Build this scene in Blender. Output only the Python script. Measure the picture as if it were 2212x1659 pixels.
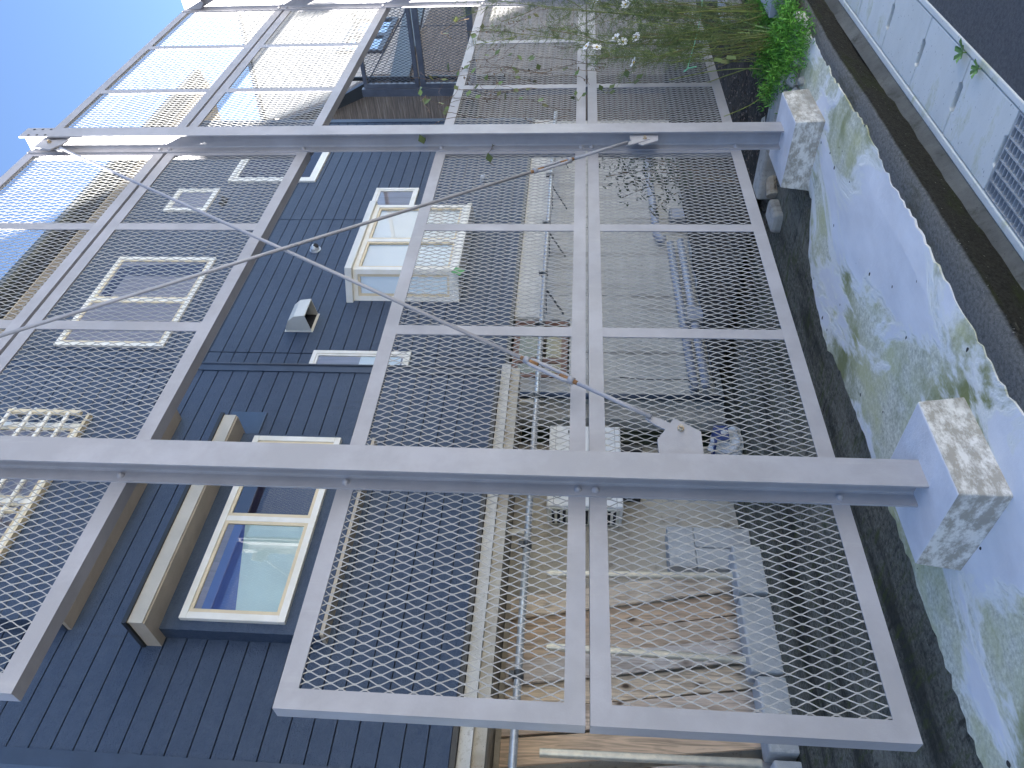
import bpy, bmesh, math, random
from mathutils import Vector, Matrix
R = math.radians
sc = bpy.context.scene
for o in list(bpy.data.objects): bpy.data.objects.remove(o)
C = sc.collection
# ------------------------------------------------------------------ camera, sky, sun, exposure
EYE = Vector((0, 0, 1.65))
PSI, TH, RO, FPX = R(44.74), R(4.56), R(1.11), 1611.1
Fv = Vector((math.cos(PSI)*math.cos(TH), math.sin(PSI)*math.cos(TH), math.sin(TH)))
R0 = Vector((math.sin(PSI), -math.cos(PSI), 0))
U0 = Vector((-math.cos(PSI)*math.sin(TH), -math.sin(PSI)*math.sin(TH), math.cos(TH)))
Rv = math.cos(RO)*R0 + math.sin(RO)*U0
Uv = -math.sin(RO)*R0 + math.cos(RO)*U0
cam = bpy.data.cameras.new("camera"); camo = bpy.data.objects.new("camera", cam); C.objects.link(camo)
cam.sensor_width = 36; cam.sensor_fit = 'HORIZONTAL'; cam.lens = FPX/2212*36
cam.clip_start = .05; cam.clip_end = 2000
M = Matrix.Identity(4)                      # the phone was held on its side: image right = down
for i in range(3):
    M[i][0] = -Uv[i]; M[i][1] = Rv[i]; M[i][2] = -Fv[i]; M[i][3] = EYE[i]
camo.matrix_world = M
sc.camera = camo
SUN = Vector((-1, .33, .74)).normalized()
w = bpy.data.worlds.new("World"); sc.world = w; w.use_nodes = True
nt = w.node_tree; nt.nodes.clear()
sky = nt.nodes.new('ShaderNodeTexSky'); sky.sky_type = 'NISHITA'; sky.sun_disc = False
sky.sun_elevation = math.asin(SUN.z); sky.sun_rotation = math.atan2(SUN.x, SUN.y)
sky.air_density = 1.0; sky.dust_density = .1; sky.ozone_density = 3.0
bg = nt.nodes.new('ShaderNodeBackground'); bg.inputs['Strength'].default_value = .067
wo = nt.nodes.new('ShaderNodeOutputWorld')
tint = nt.nodes.new('ShaderNodeMix'); tint.data_type = 'RGBA'; tint.blend_type = 'MULTIPLY'; tint.inputs[0].default_value = 1; tint.inputs[7].default_value = (.60, .60, .63, 1)
nt.links.new(sky.outputs[0], tint.inputs[6]); nt.links.new(tint.outputs[2], bg.inputs[0]); nt.links.new(bg.outputs[0], wo.inputs[0])
sl = bpy.data.lights.new("sun", 'SUN'); sl.energy = 5.0; sl.angle = R(.5); sl.color = (1, .95, .87)
so = bpy.data.objects.new("sun", sl); C.objects.link(so)
so.rotation_euler = SUN.to_track_quat('Z', 'Y').to_euler()
sc.view_settings.view_transform = 'Standard'; sc.view_settings.look = 'None'
sc.view_settings.exposure = 3.15; sc.view_settings.gamma = 1
sc.cycles.max_bounces = 6; sc.cycles.transparent_max_bounces = 12

# ------------------------------------------------------------------ materials
def nodes(name):
    m = bpy.data.materials.new(name); m.use_nodes = True
    t = m.node_tree; b = t.nodes['Principled BSDF']
    return m, t, b
def N(t, typ, **k):
    n = t.nodes.new(typ)
    for a, v in k.items():
        if a.startswith('i_'): n.inputs[a[2:].replace('_', ' ')].default_value = v
        else: setattr(n, a, v)
    return n
def ramp(t, src, stops):
    r = t.nodes.new('ShaderNodeValToRGB'); el = r.color_ramp.elements
    while len(el) < len(stops): el.new(.5)
    for e, (p, c) in zip(el, stops):
        e.position = p; e.color = (*c, 1) if len(c) == 3 else c
    t.links.new(src, r.inputs[0]); return r.outputs[0]
def coords(t, scale=(1, 1, 1), kind='Object', rnd=False):
    tc = t.nodes.new('ShaderNodeTexCoord'); mp = t.nodes.new('ShaderNodeMapping')
    mp.inputs['Scale'].default_value = scale
    t.links.new(tc.outputs[kind], mp.inputs[0])
    if rnd:
        oi = t.nodes.new('ShaderNodeObjectInfo'); mu = t.nodes.new('ShaderNodeMath'); mu.operation = 'MULTIPLY'; mu.inputs[1].default_value = 37
        t.links.new(oi.outputs['Random'], mu.inputs[0]); t.links.new(mu.outputs[0], mp.inputs['Location'])
    return mp.outputs[0]
def noise(t, vec, scale, detail=4, rough=.55, dist=0):
    n = t.nodes.new('ShaderNodeTexNoise'); n.inputs['Scale'].default_value = scale; n.inputs['Detail'].default_value = detail
    n.inputs['Roughness'].default_value = rough; n.inputs['Distortion'].default_value = dist
    t.links.new(vec, n.inputs['Vector']); return n.outputs['Fac']
def mix(t, fac, a, b, mode='MIX'):
    n = t.nodes.new('ShaderNodeMix'); n.data_type = 'RGBA'; n.blend_type = mode
    if isinstance(fac, (int, float)): n.inputs[0].default_value = fac
    else: t.links.new(fac, n.inputs[0])
    for i, v in ((6, a), (7, b)):
        if isinstance(v, tuple): n.inputs[i].default_value = (*v, 1)
        else: t.links.new(v, n.inputs[i])
    return n.outputs[2]
def bump(t, b, h, dist=.002, strength=1):
    n = t.nodes.new('ShaderNodeBump'); n.inputs['Distance'].default_value = dist; n.inputs['Strength'].default_value = strength
    t.links.new(h, n.inputs['Height']); t.links.new(n.outputs[0], b.inputs['Normal'])
def mth(t, op, a, b=None):
    n = t.nodes.new('ShaderNodeMath'); n.operation = op
    for i, v in enumerate((a, b)):
        if v is None: continue
        if isinstance(v, (int, float)): n.inputs[i].default_value = v
        else: t.links.new(v, n.inputs[i])
    return n.outputs[0]
def simple(name, c, rough=.5, metal=0, var=.18, scale=6, bd=0, bs=60, stretch=(1, 1, 1), c2=None, spec=.5, rnd=False):
    m, t, b = nodes(name); v = coords(t, stretch, rnd=rnd)
    f = noise(t, v, scale, 5, .6)
    c2 = c2 or tuple(x*(1-var) for x in c)
    t.links.new(ramp(t, f, [(.35, c2), (.65, c)]), b.inputs['Base Color'])
    b.inputs['Roughness'].default_value = rough; b.inputs['Metallic'].default_value = metal; b.inputs['Specular IOR Level'].default_value = spec
    if bd: bump(t, b, noise(t, v, bs, 4, .6), bd)
    return m
def m_steel(name='grey_paint', base=(.355, .355, .39), dirt=(.305, .305, .33)):
    m, t, b = nodes(name); v = coords(t, (1, 1, 1), rnd=True); vs = coords(t, (1, 1, .12), rnd=True)
    c = mix(t, ramp(t, noise(t, v, 3.5, 6, .65), [(.42, (0,)*3), (.62, (1,)*3)]), dirt, base)
    c = mix(t, ramp(t, noise(t, vs, 22, 3, .6), [(.62, (0,)*3), (.75, (.35,)*3)]), c, (.43, .42, .43))
    c = mix(t, ramp(t, noise(t, v, 9, 8, .75), [(.735, (0,)*3), (.76, (.8,)*3)]), c, (.20, .09, .04))
    t.links.new(c, b.inputs['Base Color'])
    t.links.new(ramp(t, noise(t, v, 5, 4), [(.3, (.42,)*3), (.7, (.6,)*3)]), b.inputs['Roughness'])
    bump(t, b, noise(t, v, 140, 3, .6), .0004)
    return m
STEEL = m_steel(); MESHM = m_steel('mesh_paint', (.37, .37, .365), (.31, .31, .31))
DSTEEL = simple('dark_blue_grey_paint', (.10, .115, .15), .45, var=.25)
RUST = simple('rusty_bolt', (.33, .17, .07), .75, var=.5, scale=90, bd=.0006, bs=300)
NUT = simple('weathered_nut', (.42, .42, .38), .5, metal=.2, scale=70, c2=(.36, .24, .12))
GALV = simple('galvanised_pipe', (.62, .64, .66), .35, metal=.4, var=.25, scale=25, stretch=(1, 1, 1))
GALVP = simple('galvanised_pole', (.70, .65, .54), .32, metal=.35, scale=14, c2=(.52, .50, .44), rnd=True)
DARKIRON = simple('dark_clamp', (.10, .11, .12), .5, metal=.5)
def m_siding():
    m, t, b = nodes('navy_siding'); v = coords(t)
    lo = noise(t, v, .8, 4, .6); hi = noise(t, v, 15, 6, .75)
    c = mix(t, ramp(t, lo, [(.3, (0,)*3), (.7, (1,)*3)]), (.026, .047, .090), (.040, .066, .118))
    c = mix(t, ramp(t, hi, [(.35, (0,)*3), (.65, (.55,)*3)]), c, (.062, .090, .142))
    c = mix(t, ramp(t, noise(t, coords(t, (3, 3, .4)), 3, 5, .7), [(.60, (0,)*3), (.75, (.4,)*3)]), c, (.03, .042, .068))
    t.links.new(c, b.inputs['Base Color']); b.inputs['Roughness'].default_value = .62
    h = mth(t, 'ADD', noise(t, v, 30, 5, .65, 1.2), mth(t, 'MULTIPLY', noise(t, v, 90, 3), .35))
    bump(t, b, h, .012, 1.0)
    return m
SIDING = m_siding()
NAVYTRIM = simple('navy_trim', (.04, .062, .105), .5, bd=.002, bs=40)
WHITE = simple('white_frame', (.78, .77, .73), .35, var=.06, c2=(.70, .68, .60))
CREAM = simple('cream_frame', (.68, .58, .40), .45, var=.12)
BEIGE = simple('beige_board', (.47, .41, .33), .7, var=.15, bd=.003, bs=80)
FASCIA = simple('pale_fascia', (.50, .47, .40), .5, var=.15)
BLACK = simple('black_metal', (.022, .026, .03), .4)
HOODM = simple('white_hood_paint', (.66, .66, .62), .35, var=.1)
INSIDE = simple('dark_inside', (.02, .022, .03), .9)
INNAVY = simple('dim_blue_room', (.014, .013, .045), .9)
INGREY = simple('dim_curtain_and_reflection', (.30, .29, .34), .9, stretch=(6, 6, .3), scale=5, var=.25)  # dim curtains; also colours the painted eave reflection of the lower window
BLUEREFL = simple('blue_sky_reflection', (.06, .13, .42), .6, var=.1)  # flat blue standing in for sky reflected in the lower window
CURTAIN = simple('pale_blue_curtain', (.55, .74, .78), .85, var=.1, scale=3)
FROST = simple('frosted_film', (.62, .72, .80), .6, var=.12, scale=9, stretch=(1, 1, .4))
def m_glass(name, refl=.09, tint=(1, 1, 1)):
    m, t, b = nodes(name); out = t.nodes['Material Output']
    tr = N(t, 'ShaderNodeBsdfTransparent'); tr.inputs[0].default_value = (*tint, 1)
    gl = N(t, 'ShaderNodeBsdfGlossy'); gl.inputs['Roughness'].default_value = .02
    fr = N(t, 'ShaderNodeFresnel'); fr.inputs[0].default_value = 1.5
    f = mth(t, 'ADD', fr.outputs[0], refl); ms = N(t, 'ShaderNodeMixShader')
    t.links.new(f, ms.inputs[0]); t.links.new(tr.outputs[0], ms.inputs[1]); t.links.new(gl.outputs[0], ms.inputs[2])
    t.links.new(ms.outputs[0], out.inputs[0]); return m
GLASS = m_glass('window_glass')
def m_concrete(name, c, c2, stain, sc1=2.5, sc2=24, st=(.55, .72), stretch=(1, 1, 1), bd=.002, rough=.85, rnd=False, streak=None):
    m, t, b = nodes(name); v = coords(t, stretch, rnd=rnd)
    k = mix(t, ramp(t, noise(t, v, sc1, 6, .65), [(.35, (0,)*3), (.65, (1,)*3)]), c2, c)
    k = mix(t, ramp(t, noise(t, v, sc2, 6, .7), [(st[0], (0,)*3), (st[1], (1,)*3)]), k, stain)
    if streak:
        k = mix(t, ramp(t, noise(t, coords(t, streak[1], rnd=rnd), streak[2], 4, .6), [(.5, (0,)*3), (.72, (.8,)*3)]), k, streak[0])
    pit = noise(t, v, 130, 2, .5)
    k = mix(t, ramp(t, pit, [(.26, (1,)*3), (.31, (0,)*3)]), k, tuple(x*.35 for x in c2))
    t.links.new(k, b.inputs['Base Color']); b.inputs['Roughness'].default_value = rough
    bump(t, b, mth(t, 'ADD', noise(t, v, 45, 6, .7), mth(t, 'MULTIPLY', pit, .3)), bd)
    return m
CONC = m_concrete('grey_concrete', (.50, .49, .46), (.38, .375, .35), (.25, .245, .23), streak=((.22, .21, .19), (2, 2, .25), 3))
CONCW = m_concrete('pale_concrete', (.62, .61, .58), (.50, .49, .46), (.36, .34, .30), sc1=3)
CONCB = m_concrete('beige_concrete', (.54, .50, .42), (.44, .40, .34), (.26, .22, .17), sc1=1.4, sc2=12, streak=((.25, .2, .14), (2, 2, .3), 2))
SLAB = m_concrete('drain_slab_concrete', (.72, .72, .68), (.63, .63, .58), (.54, .54, .38), sc1=3.5, sc2=7, st=(.56, .7), stretch=(1, .45, 1), bd=.0012, rnd=True)
def m_footing():
    m, t, b = nodes('footing_concrete'); v = coords(t, rnd=True); vz = coords(t, (.8, .8, 1.5), rnd=True)
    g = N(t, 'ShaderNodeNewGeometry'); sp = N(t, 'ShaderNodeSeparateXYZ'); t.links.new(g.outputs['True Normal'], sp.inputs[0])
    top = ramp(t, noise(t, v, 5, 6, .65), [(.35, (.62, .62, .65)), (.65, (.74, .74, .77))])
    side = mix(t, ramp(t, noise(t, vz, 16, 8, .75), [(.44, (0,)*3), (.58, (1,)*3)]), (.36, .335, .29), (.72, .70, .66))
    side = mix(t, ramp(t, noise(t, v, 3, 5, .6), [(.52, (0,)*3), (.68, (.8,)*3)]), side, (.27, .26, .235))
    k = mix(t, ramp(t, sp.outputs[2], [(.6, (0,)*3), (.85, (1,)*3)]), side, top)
    t.links.new(k, b.inputs['Base Color']); b.inputs['Roughness'].default_value = .85
    bump(t, b, noise(t, v, 60, 6, .75), .003); return m
FOOT = m_footing()
BLOCK = m_concrete('block_concrete', (.50, .51, .52), (.40, .41, .42), (.62, .62, .62), sc1=6, sc2=10, bd=.004, rnd=True)
def m_moss(name='mossy_concrete', dark=(.020, .021, .019), grey=(.075, .076, .070), green=(.045, .052, .016), pale=(.17, .17, .15), stretch=(1, 1, 1)):
    m, t, b = nodes(name); v = coords(t, stretch); f = coords(t, (1, 1, 1))
    a = noise(t, v, 1.7, 7, .72); fine = noise(t, f, 38, 6, .8); sp = noise(t, f, 85, 3, .7)
    k = mix(t, ramp(t, fine, [(.38, (0,)*3), (.62, (1,)*3)]), dark, grey)
    k = mix(t, ramp(t, a, [(.50, (0,)*3), (.66, (.75,)*3)]), k, green)
    k = mix(t, ramp(t, noise(t, v, 3.1, 6, .75), [(.58, (0,)*3), (.75, (.7,)*3)]), k, tuple(x*1.7 for x in grey))
    k = mix(t, ramp(t, sp, [(.70, (0,)*3), (.76, (.8,)*3)]), k, pale)
    t.links.new(k, b.inputs['Base Color']); b.inputs['Roughness'].default_value = .95; b.inputs['Specular IOR Level'].default_value = .2
    bump(t, b, mth(t, 'ADD', fine, mth(t, 'MULTIPLY', a, 1.5)), .012)
    return m
def m_wallmoss():
    m, t, b = nodes('mossy_wall'); v = coords(t); vx = coords(t, (.35, 1, 1))
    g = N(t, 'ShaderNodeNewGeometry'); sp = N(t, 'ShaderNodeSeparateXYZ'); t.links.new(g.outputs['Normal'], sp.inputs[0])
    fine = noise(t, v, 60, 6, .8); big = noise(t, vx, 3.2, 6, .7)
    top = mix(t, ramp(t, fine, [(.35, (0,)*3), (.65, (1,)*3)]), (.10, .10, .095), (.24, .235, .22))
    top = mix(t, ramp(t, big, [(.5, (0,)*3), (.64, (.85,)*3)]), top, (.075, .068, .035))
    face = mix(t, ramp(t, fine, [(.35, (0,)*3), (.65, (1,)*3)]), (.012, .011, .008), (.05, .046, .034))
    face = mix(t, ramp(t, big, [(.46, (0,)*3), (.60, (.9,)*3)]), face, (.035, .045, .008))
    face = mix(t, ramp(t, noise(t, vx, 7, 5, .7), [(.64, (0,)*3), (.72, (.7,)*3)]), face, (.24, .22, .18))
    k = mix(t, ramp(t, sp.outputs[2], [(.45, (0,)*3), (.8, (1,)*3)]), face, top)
    k = mix(t, ramp(t, noise(t, v, 90, 2, .6), [(.70, (0,)*3), (.76, (.8,)*3)]), k, (.40, .38, .33))
    t.links.new(k, b.inputs['Base Color']); b.inputs['Roughness'].default_value = .95; b.inputs['Specular IOR Level'].default_value = .2
    bump(t, b, mth(t, 'ADD', fine, big), .012); return m
MOSS = m_wallmoss(); 
def m_yard():
    m, t, b = nodes('mossy_ground'); v = coords(t, (.30, 1.5, 1)); f = coords(t); st = coords(t, (3, .8, 1))
    fine = noise(t, f, 42, 7, .82); band = noise(t, v, 1.5, 6, .62); mid = noise(t, st, 6, 6, .72)
    k = mix(t, ramp(t, fine, [(.36, (0,)*3), (.64, (1,)*3)]), (.05, .047, .038), (.26, .25, .20))
    k = mix(t, ramp(t, band, [(.40, (.88,)*3), (.50, (0,)*3)]), k, (.035, .034, .028))
    k = mix(t, ramp(t, band, [(.54, (0,)*3), (.64, (.6,)*3)]), k, (.33, .31, .25))
    k = mix(t, ramp(t, mid, [(.53, (0,)*3), (.66, (.7,)*3)]), k, (.075, .092, .022))
    k = mix(t, ramp(t, mid, [(.34, (.7,)*3), (.44, (0,)*3)]), k, (.03, .028, .022))
    k = mix(t, ramp(t, noise(t, f, 75, 3, .7), [(.68, (0,)*3), (.74, (.8,)*3)]), k, (.46, .43, .36))
    t.links.new(k, b.inputs['Base Color']); b.inputs['Roughness'].default_value = .95; b.inputs['Specular IOR Level'].default_value = .15
    bump(t, b, mth(t, 'ADD', fine, mid), .014); return m
MOSSG = m_yard()
def m_mortar():
    m, t, b = nodes('patchy_mortar'); v = coords(t, (.55, 1.15, 1)); f = coords(t)
    big = noise(t, v, 1.75, 8, .60, .6)
    rough = mix(t, ramp(t, noise(t, f, 48, 7, .78), [(.33, (0,)*3), (.62, (1,)*3)]), (.36, .36, .26), (.80, .79, .66))
    rough = mix(t, ramp(t, noise(t, coords(t, (.7, 1, 1)), 4.5, 5, .6), [(.44, (0,)*3), (.62, (.75,)*3)]), rough, (.52, .52, .27))
    ol = noise(t, coords(t, (.9, .55, 1)), 1.9, 6, .62)
    rough = mix(t, ramp(t, ol, [(.50, (0,)*3), (.62, (.92,)*3)]), rough, (.20, .215, .07))
    smooth = mix(t, ramp(t, noise(t, v, 6, 5, .6), [(.3, (0,)*3), (.7, (1,)*3)]), (.68, .68, .70), (.80, .80, .82))
    k = mix(t, ramp(t, big, [(.500, (0,)*3), (.555, (1,)*3)]), rough, smooth)
    edge = ramp(t, big, [(.485, (0,)*3), (.522, (.7,)*3), (.538, (.7,)*3), (.56, (0,)*3)])
    k = mix(t, edge, k, (.84, .84, .80))
    k = mix(t, ramp(t, noise(t, f, 17, 1, .4), [(.765, (0,)*3), (.775, (1,)*3)]), k, (.03, .028, .025))
    sx = N(t, 'ShaderNodeSeparateXYZ'); t.links.new(f, sx.inputs[0])
    t.links.new(k, b.inputs['Base Color']); b.inputs['Roughness'].default_value = .8
    h = mth(t, 'ADD', mth(t, 'MULTIPLY', ramp(t, big, [(.522, (0,)*3), (.538, (1,)*3)]), .8), mth(t, 'MULTIPLY', noise(t, f, 60, 6, .75), .5))
    bump(t, b, h, .003); return m
MORTAR = m_mortar()
ASPH = simple('asphalt', (.105, .105, .11), .9, c2=(.065, .065, .07), scale=70, bd=.004, bs=220)
SOIL = simple('dark_soil', (.040, .032, .024), .95, c2=(.012, .010, .008), scale=22, bd=.015, bs=30)
def m_wood():
    m, t, b = nodes('weathered_plank'); v = coords(t, (1, 1, 1), rnd=True)
    wv = N(t, 'ShaderNodeTexNoise'); wv.inputs['Scale'].default_value = 3; wv.inputs['Detail'].default_value = 6; wv.inputs['Distortion'].default_value = 1.6
    t.links.new(coords(t, (9, 9, .55), rnd=True), wv.inputs['Vector'])
    oi = N(t, 'ShaderNodeObjectInfo')
    tone = ramp(t, oi.outputs['Random'], [(0, (.60, .50, .41)), (.2, (.84, .60, .40)), (.4, (.52, .47, .45)), (.6, (.88, .72, .54)), (.8, (.66, .63, .62)), (1, (.72, .58, .47))])
    k = mix(t, ramp(t, wv.outputs['Fac'], [(.35, (.75,)*3), (.6, (0,)*3)]), tone, (.30, .22, .16))
    vo = N(t, 'ShaderNodeTexVoronoi'); vo.inputs['Scale'].default_value = 5.5; t.links.new(coords(t, (1, 1, .55), rnd=True), vo.inputs['Vector'])
    k = mix(t, ramp(t, vo.outputs['Distance'], [(.06, (1,)*3), (.13, (.35,)*3), (.2, (0,)*3)]), k, (.10, .065, .045))
    t.links.new(k, b.inputs['Base Color']); b.inputs['Roughness'].default_value = .8
    bump(t, b, wv.outputs['Fac'], .003); return m
WOOD = m_wood()
PVC = simple('blue_grey_pvc', (.30, .33, .42), .4, var=.12)
PVCG = simple('grey_pvc', (.22, .23, .25), .45)
GREENHOSE = simple('dark_green_pipe', (.02, .03, .018), .4)
UNITW = simple('white_enamel', (.78, .79, .80), .3, var=.04)
UNITC = simple('cream_enamel', (.66, .66, .60), .4, var=.05)
INK = simple('dark_lettering', (.05, .055, .06), .5)
REDFRAME = simple('red_brown_frame', (.13, .045, .028), .45)
TAPE = simple('green_tape', (.10, .34, .12), .6)
BAGW = simple('white_plastic', (.62, .64, .68), .4, var=.15, scale=8, bd=.01, bs=14)
BAGB = simple('blue_plastic', (.04, .07, .22), .4)
def leafm(name, c, c2, scale=9):
    m, t, b = nodes(name); v = coords(t)
    oi = N(t, 'ShaderNodeNewGeometry')
    k = ramp(t, oi.outputs['Random Per Island'], [(0, c2), (.6, c), (1, tuple(min(1, x*1.5) for x in c))])
    k = mix(t, ramp(t, noise(t, v, scale, 3), [(.4, (0,)*3), (.7, (.5,)*3)]), k, c2)
    t.links.new(k, b.inputs['Base Color']); b.inputs['Roughness'].default_value = .55
    b.inputs['Subsurface Weight'].default_value = 0; b.inputs['Transmission Weight'].default_value = 0
    return m
COSMOSL = leafm('feathery_green', (.12, .175, .045), (.065, .09, .028))
COSMOSS = leafm('stem_green', (.16, .20, .045), (.14, .09, .04))
VINEL = leafm('vine_leaf', (.09, .15, .04), (.10, .10, .03)); DEADV = leafm('dead_vine', (.13, .085, .045), (.06, .035, .025))
PHLOX = leafm('bright_moss_green', (.15, .38, .045), (.06, .17, .02)); BUSHL = leafm('dark_leaf', (.022, .045, .02), (.01, .02, .012))
WEED = leafm('weed_green', (.16, .28, .07), (.10, .18, .05)); LITTER = leafm('dry_litter', (.12, .085, .055), (.04, .028, .02))
PETAL = simple('white_petal', (.82, .82, .84), .6, var=.05); YELLOW = simple('yellow_centre', (.5, .36, .03), .7)
TWINE = simple('mint_twine', (.20, .55, .38), .5)
STONE = m_concrete('pale_stone', (.46, .44, .40), (.33, .31, .28), (.2, .19, .17), sc1=8, sc2=20, bd=.006, rnd=True)
CORR = simple('grey_corrugated', (.36, .37, .42), .5, var=.1)
def m_brown():
    m, t, b = nodes('brown_striped_siding')
    a = noise(t, coords(t, (1, 1.2, 34)), 1.3, 6, .7); c = noise(t, coords(t, (3, 3, 60)), 1.0, 3)
    k = ramp(t, a, [(.30, (.06, .052, .047)), (.5, (.17, .145, .128)), (.68, (.32, .28, .25))])
    k = mix(t, ramp(t, c, [(.4, (0,)*3), (.6, (.6,)*3)]), k, (.09, .078, .07))
    t.links.new(k, b.inputs['Base Color']); b.inputs['Roughness'].default_value = .8
    bump(t, b, a, .02); return m
BROWN = m_brown()
def m_tile():
    m, t, b = nodes('light_tile_wall')
    br = N(t, 'ShaderNodeTexBrick'); br.inputs['Scale'].default_value = 1; br.inputs['Color1'].default_value = (.46, .435, .415, 1); br.inputs['Color2'].default_value = (.38, .36, .345, 1)
    br.inputs['Mortar'].default_value = (.20, .19, .18, 1); br.inputs['Mortar Size'].default_value = .012; br.inputs['Brick Width'].default_value = .45; br.inputs['Row Height'].default_value = .15
    tc = N(t, 'ShaderNodeTexCoord'); sp = N(t, 'ShaderNodeSeparateXYZ'); cb = N(t, 'ShaderNodeCombineXYZ')
    t.links.new(tc.outputs['Object'], sp.inputs[0]); t.links.new(mth(t, 'ADD', sp.outputs[0], sp.outputs[1]), cb.inputs[0]); t.links.new(sp.outputs[2], cb.inputs[1])
    t.links.new(cb.outputs[0], br.inputs['Vector']); t.links.new(br.outputs['Color'], b.inputs['Base Color']); b.inputs['Roughness'].default_value = .8
    bump(t, b, noise(t, coords(t), 40, 4), .006); return m
TILE = m_tile()
SAND = simple('sandy_render', (.15, .125, .105), .85, var=.08, scale=2, bd=.004, bs=40)
SKYGLASS = m_glass('reflective_glass', .45)
GROUNDM = simple('plain_ground', (.34, .32, .29), .95, scale=1)

# ------------------------------------------------------------------ mesh helpers
class MB:
    def __init__(s): s.v = []; s.f = []
    def face(s, pts):
        n = len(s.v); s.v += [tuple(p) for p in pts]; s.f.append(tuple(range(n, n+len(pts))))
    def box(s, x0, x1, y0, y1, z0, z1):
        n = len(s.v)
        s.v += [(x0,y0,z0),(x1,y0,z0),(x1,y1,z0),(x0,y1,z0),(x0,y0,z1),(x1,y0,z1),(x1,y1,z1),(x0,y1,z1)]
        s.f += [tuple(n+i for i in q) for q in ((0,3,2,1),(4,5,6,7),(0,1,5,4),(1,2,6,5),(2,3,7,6),(3,0,4,7))]
        return s
    def prism(s, poly, d, off=None):
        """poly: list of 3d points, extruded by vector d"""
        n = len(s.v); k = len(poly); d = Vector(d)
        s.v += [tuple(p) for p in poly] + [tuple(Vector(p)+d) for p in poly]
        s.f += [tuple(n+i for i in range(k))[::-1], tuple(n+k+i for i in range(k))]
        s.f += [(n+i, n+(i+1) % k, n+k+(i+1) % k, n+k+i) for i in range(k)]
        return s
    def bar(s, a, b, wx, wy, ref=(0, 0, 1)):
        a = Vector(a); b = Vector(b); d = (b-a).normalized(); r = Vector(ref)
        if abs(d.dot(r)) > .95: r = Vector((1, 0, 0))
        u = d.cross(r).normalized(); v = u.cross(d)
        p = [a+u*wx/2*i+v*wy/2*j for i, j in ((-1,-1),(1,-1),(1,1),(-1,1))]
        return s.prism(p, b-a)
    def tube(s, pts, r, n=10, cap=True):
        pts = [Vector(p) for p in pts]; rr = r if isinstance(r, (list, tuple)) else [r]*len(pts)
        base = len(s.v); up = Vector((0, 0, 1))
        d0 = (pts[1]-pts[0]).normalized()
        if abs(d0.z) > .9: up = Vector((1, 0, 0))
        for i, p in enumerate(pts):
            d = (pts[min(i+1, len(pts)-1)]-pts[max(i-1, 0)]).normalized()
            u = d.cross(up)
            if u.length < 1e-4: u = d.cross(Vector((0, 1, 0)))
            u.normalize(); v = u.cross(d)
            s.v += [tuple(p+(u*math.cos(2*math.pi*k/n)+v*math.sin(2*math.pi*k/n))*rr[i]) for k in range(n)]
        for i in range(len(pts)-1):
            for k in range(n):
                a = base+i*n+k; b = base+i*n+(k+1) % n
                s.f.append((a, b, b+n, a+n))
        if cap:
            s.f.append(tuple(base+k for k in range(n))[::-1]); s.f.append(tuple(base+(len(pts)-1)*n+k for k in range(n)))
        return s
    def build(s, name, mat, parent=None, loc=None, smooth=False, bevel=0, recalc=True):
        me = bpy.data.meshes.new(name)
        if parent is not None: o3 = wloc(parent)
        elif loc is not None: o3 = Vector(loc)
        else:
            xs = [v[0] for v in s.v]; ys = [v[1] for v in s.v]; zs = [v[2] for v in s.v]
            o3 = Vector(((min(xs)+max(xs))/2, (min(ys)+max(ys))/2, min(zs)))
        me.from_pydata([(v[0]-o3.x, v[1]-o3.y, v[2]-o3.z) for v in s.v], [], s.f)
        if recalc:
            bm = bmesh.new(); bm.from_mesh(me); bmesh.ops.recalc_face_normals(bm, faces=bm.faces); bm.to_mesh(me); bm.free()
        me.materials.append(mat)
        if smooth:
            me.polygons.foreach_set('use_smooth', [True]*len(me.polygons))
        ob = bpy.data.objects.new(name, me); C.objects.link(ob)
        if parent is not None: ob.parent = parent
        else: ob.location = o3
        if bevel:
            bv = ob.modifiers.new('bevel', 'BEVEL'); bv.width = bevel; bv.segments = 2; bv.limit_method = 'ANGLE'; bv.angle_limit = R(40)
        return ob
def wloc(o):
    p = Vector(o.location)
    while o.parent: o = o.parent; p += Vector(o.location)
    return p
def tag(o, label=None, cat=None, group=None, kind=None):
    for k, v in (('label', label), ('category', cat), ('group', group), ('kind', kind)):
        if v: o[k] = v
    return o
def thing(name, loc, label, cat, group=None):
    o = bpy.data.objects.new(name, None); C.objects.link(o); o.location = loc; o.empty_display_size = .1
    return tag(o, label, cat, group)
def copy_tree(o, parent=None, shift=None):
    c = o.copy(); C.objects.link(c); c.parent = parent
    if shift is not None: c.location = Vector(o.location)+Vector(shift)
    for ch in list(o.children): copy_tree(ch, c)
    return c
rng = random.Random(7)

# ------------------------------------------------------------------ setting: ground, road, gutter
b = MB(); b.face([(-300,-300,-.36),(300,-300,-.36),(300,300,-.36),(-300,300,-.36)])
tag(b.build('ground', GROUNDM), kind='structure')
b = MB(); b.box(-60, 60, -4.6, 1.278, -.3, -.006); tag(b.build('road', ASPH, loc=(0, 0, 0)), kind='structure')
b = MB()
b.box(-30, 40, 1.278, 1.309, -.34, .0); b.box(-30, 40, 1.652, 1.688, -.34, .0); b.box(-30, 40, 1.309, 1.652, -.35, -.30)
b.box(-30, 40, 1.309, 1.325, -.3, -.075); b.box(-30, 40, 1.636, 1.652, -.3, -.075)
tag(b.build('gutter_channel', SLAB, loc=(2.6, 1.48, -.34), bevel=.006), kind='structure')
b = MB(); b.prism([(-30,1.688,-.02),(-30,1.735,-.02),(-30,1.735,.045),(-30,1.688,-.004)], (70,0,0))
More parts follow.
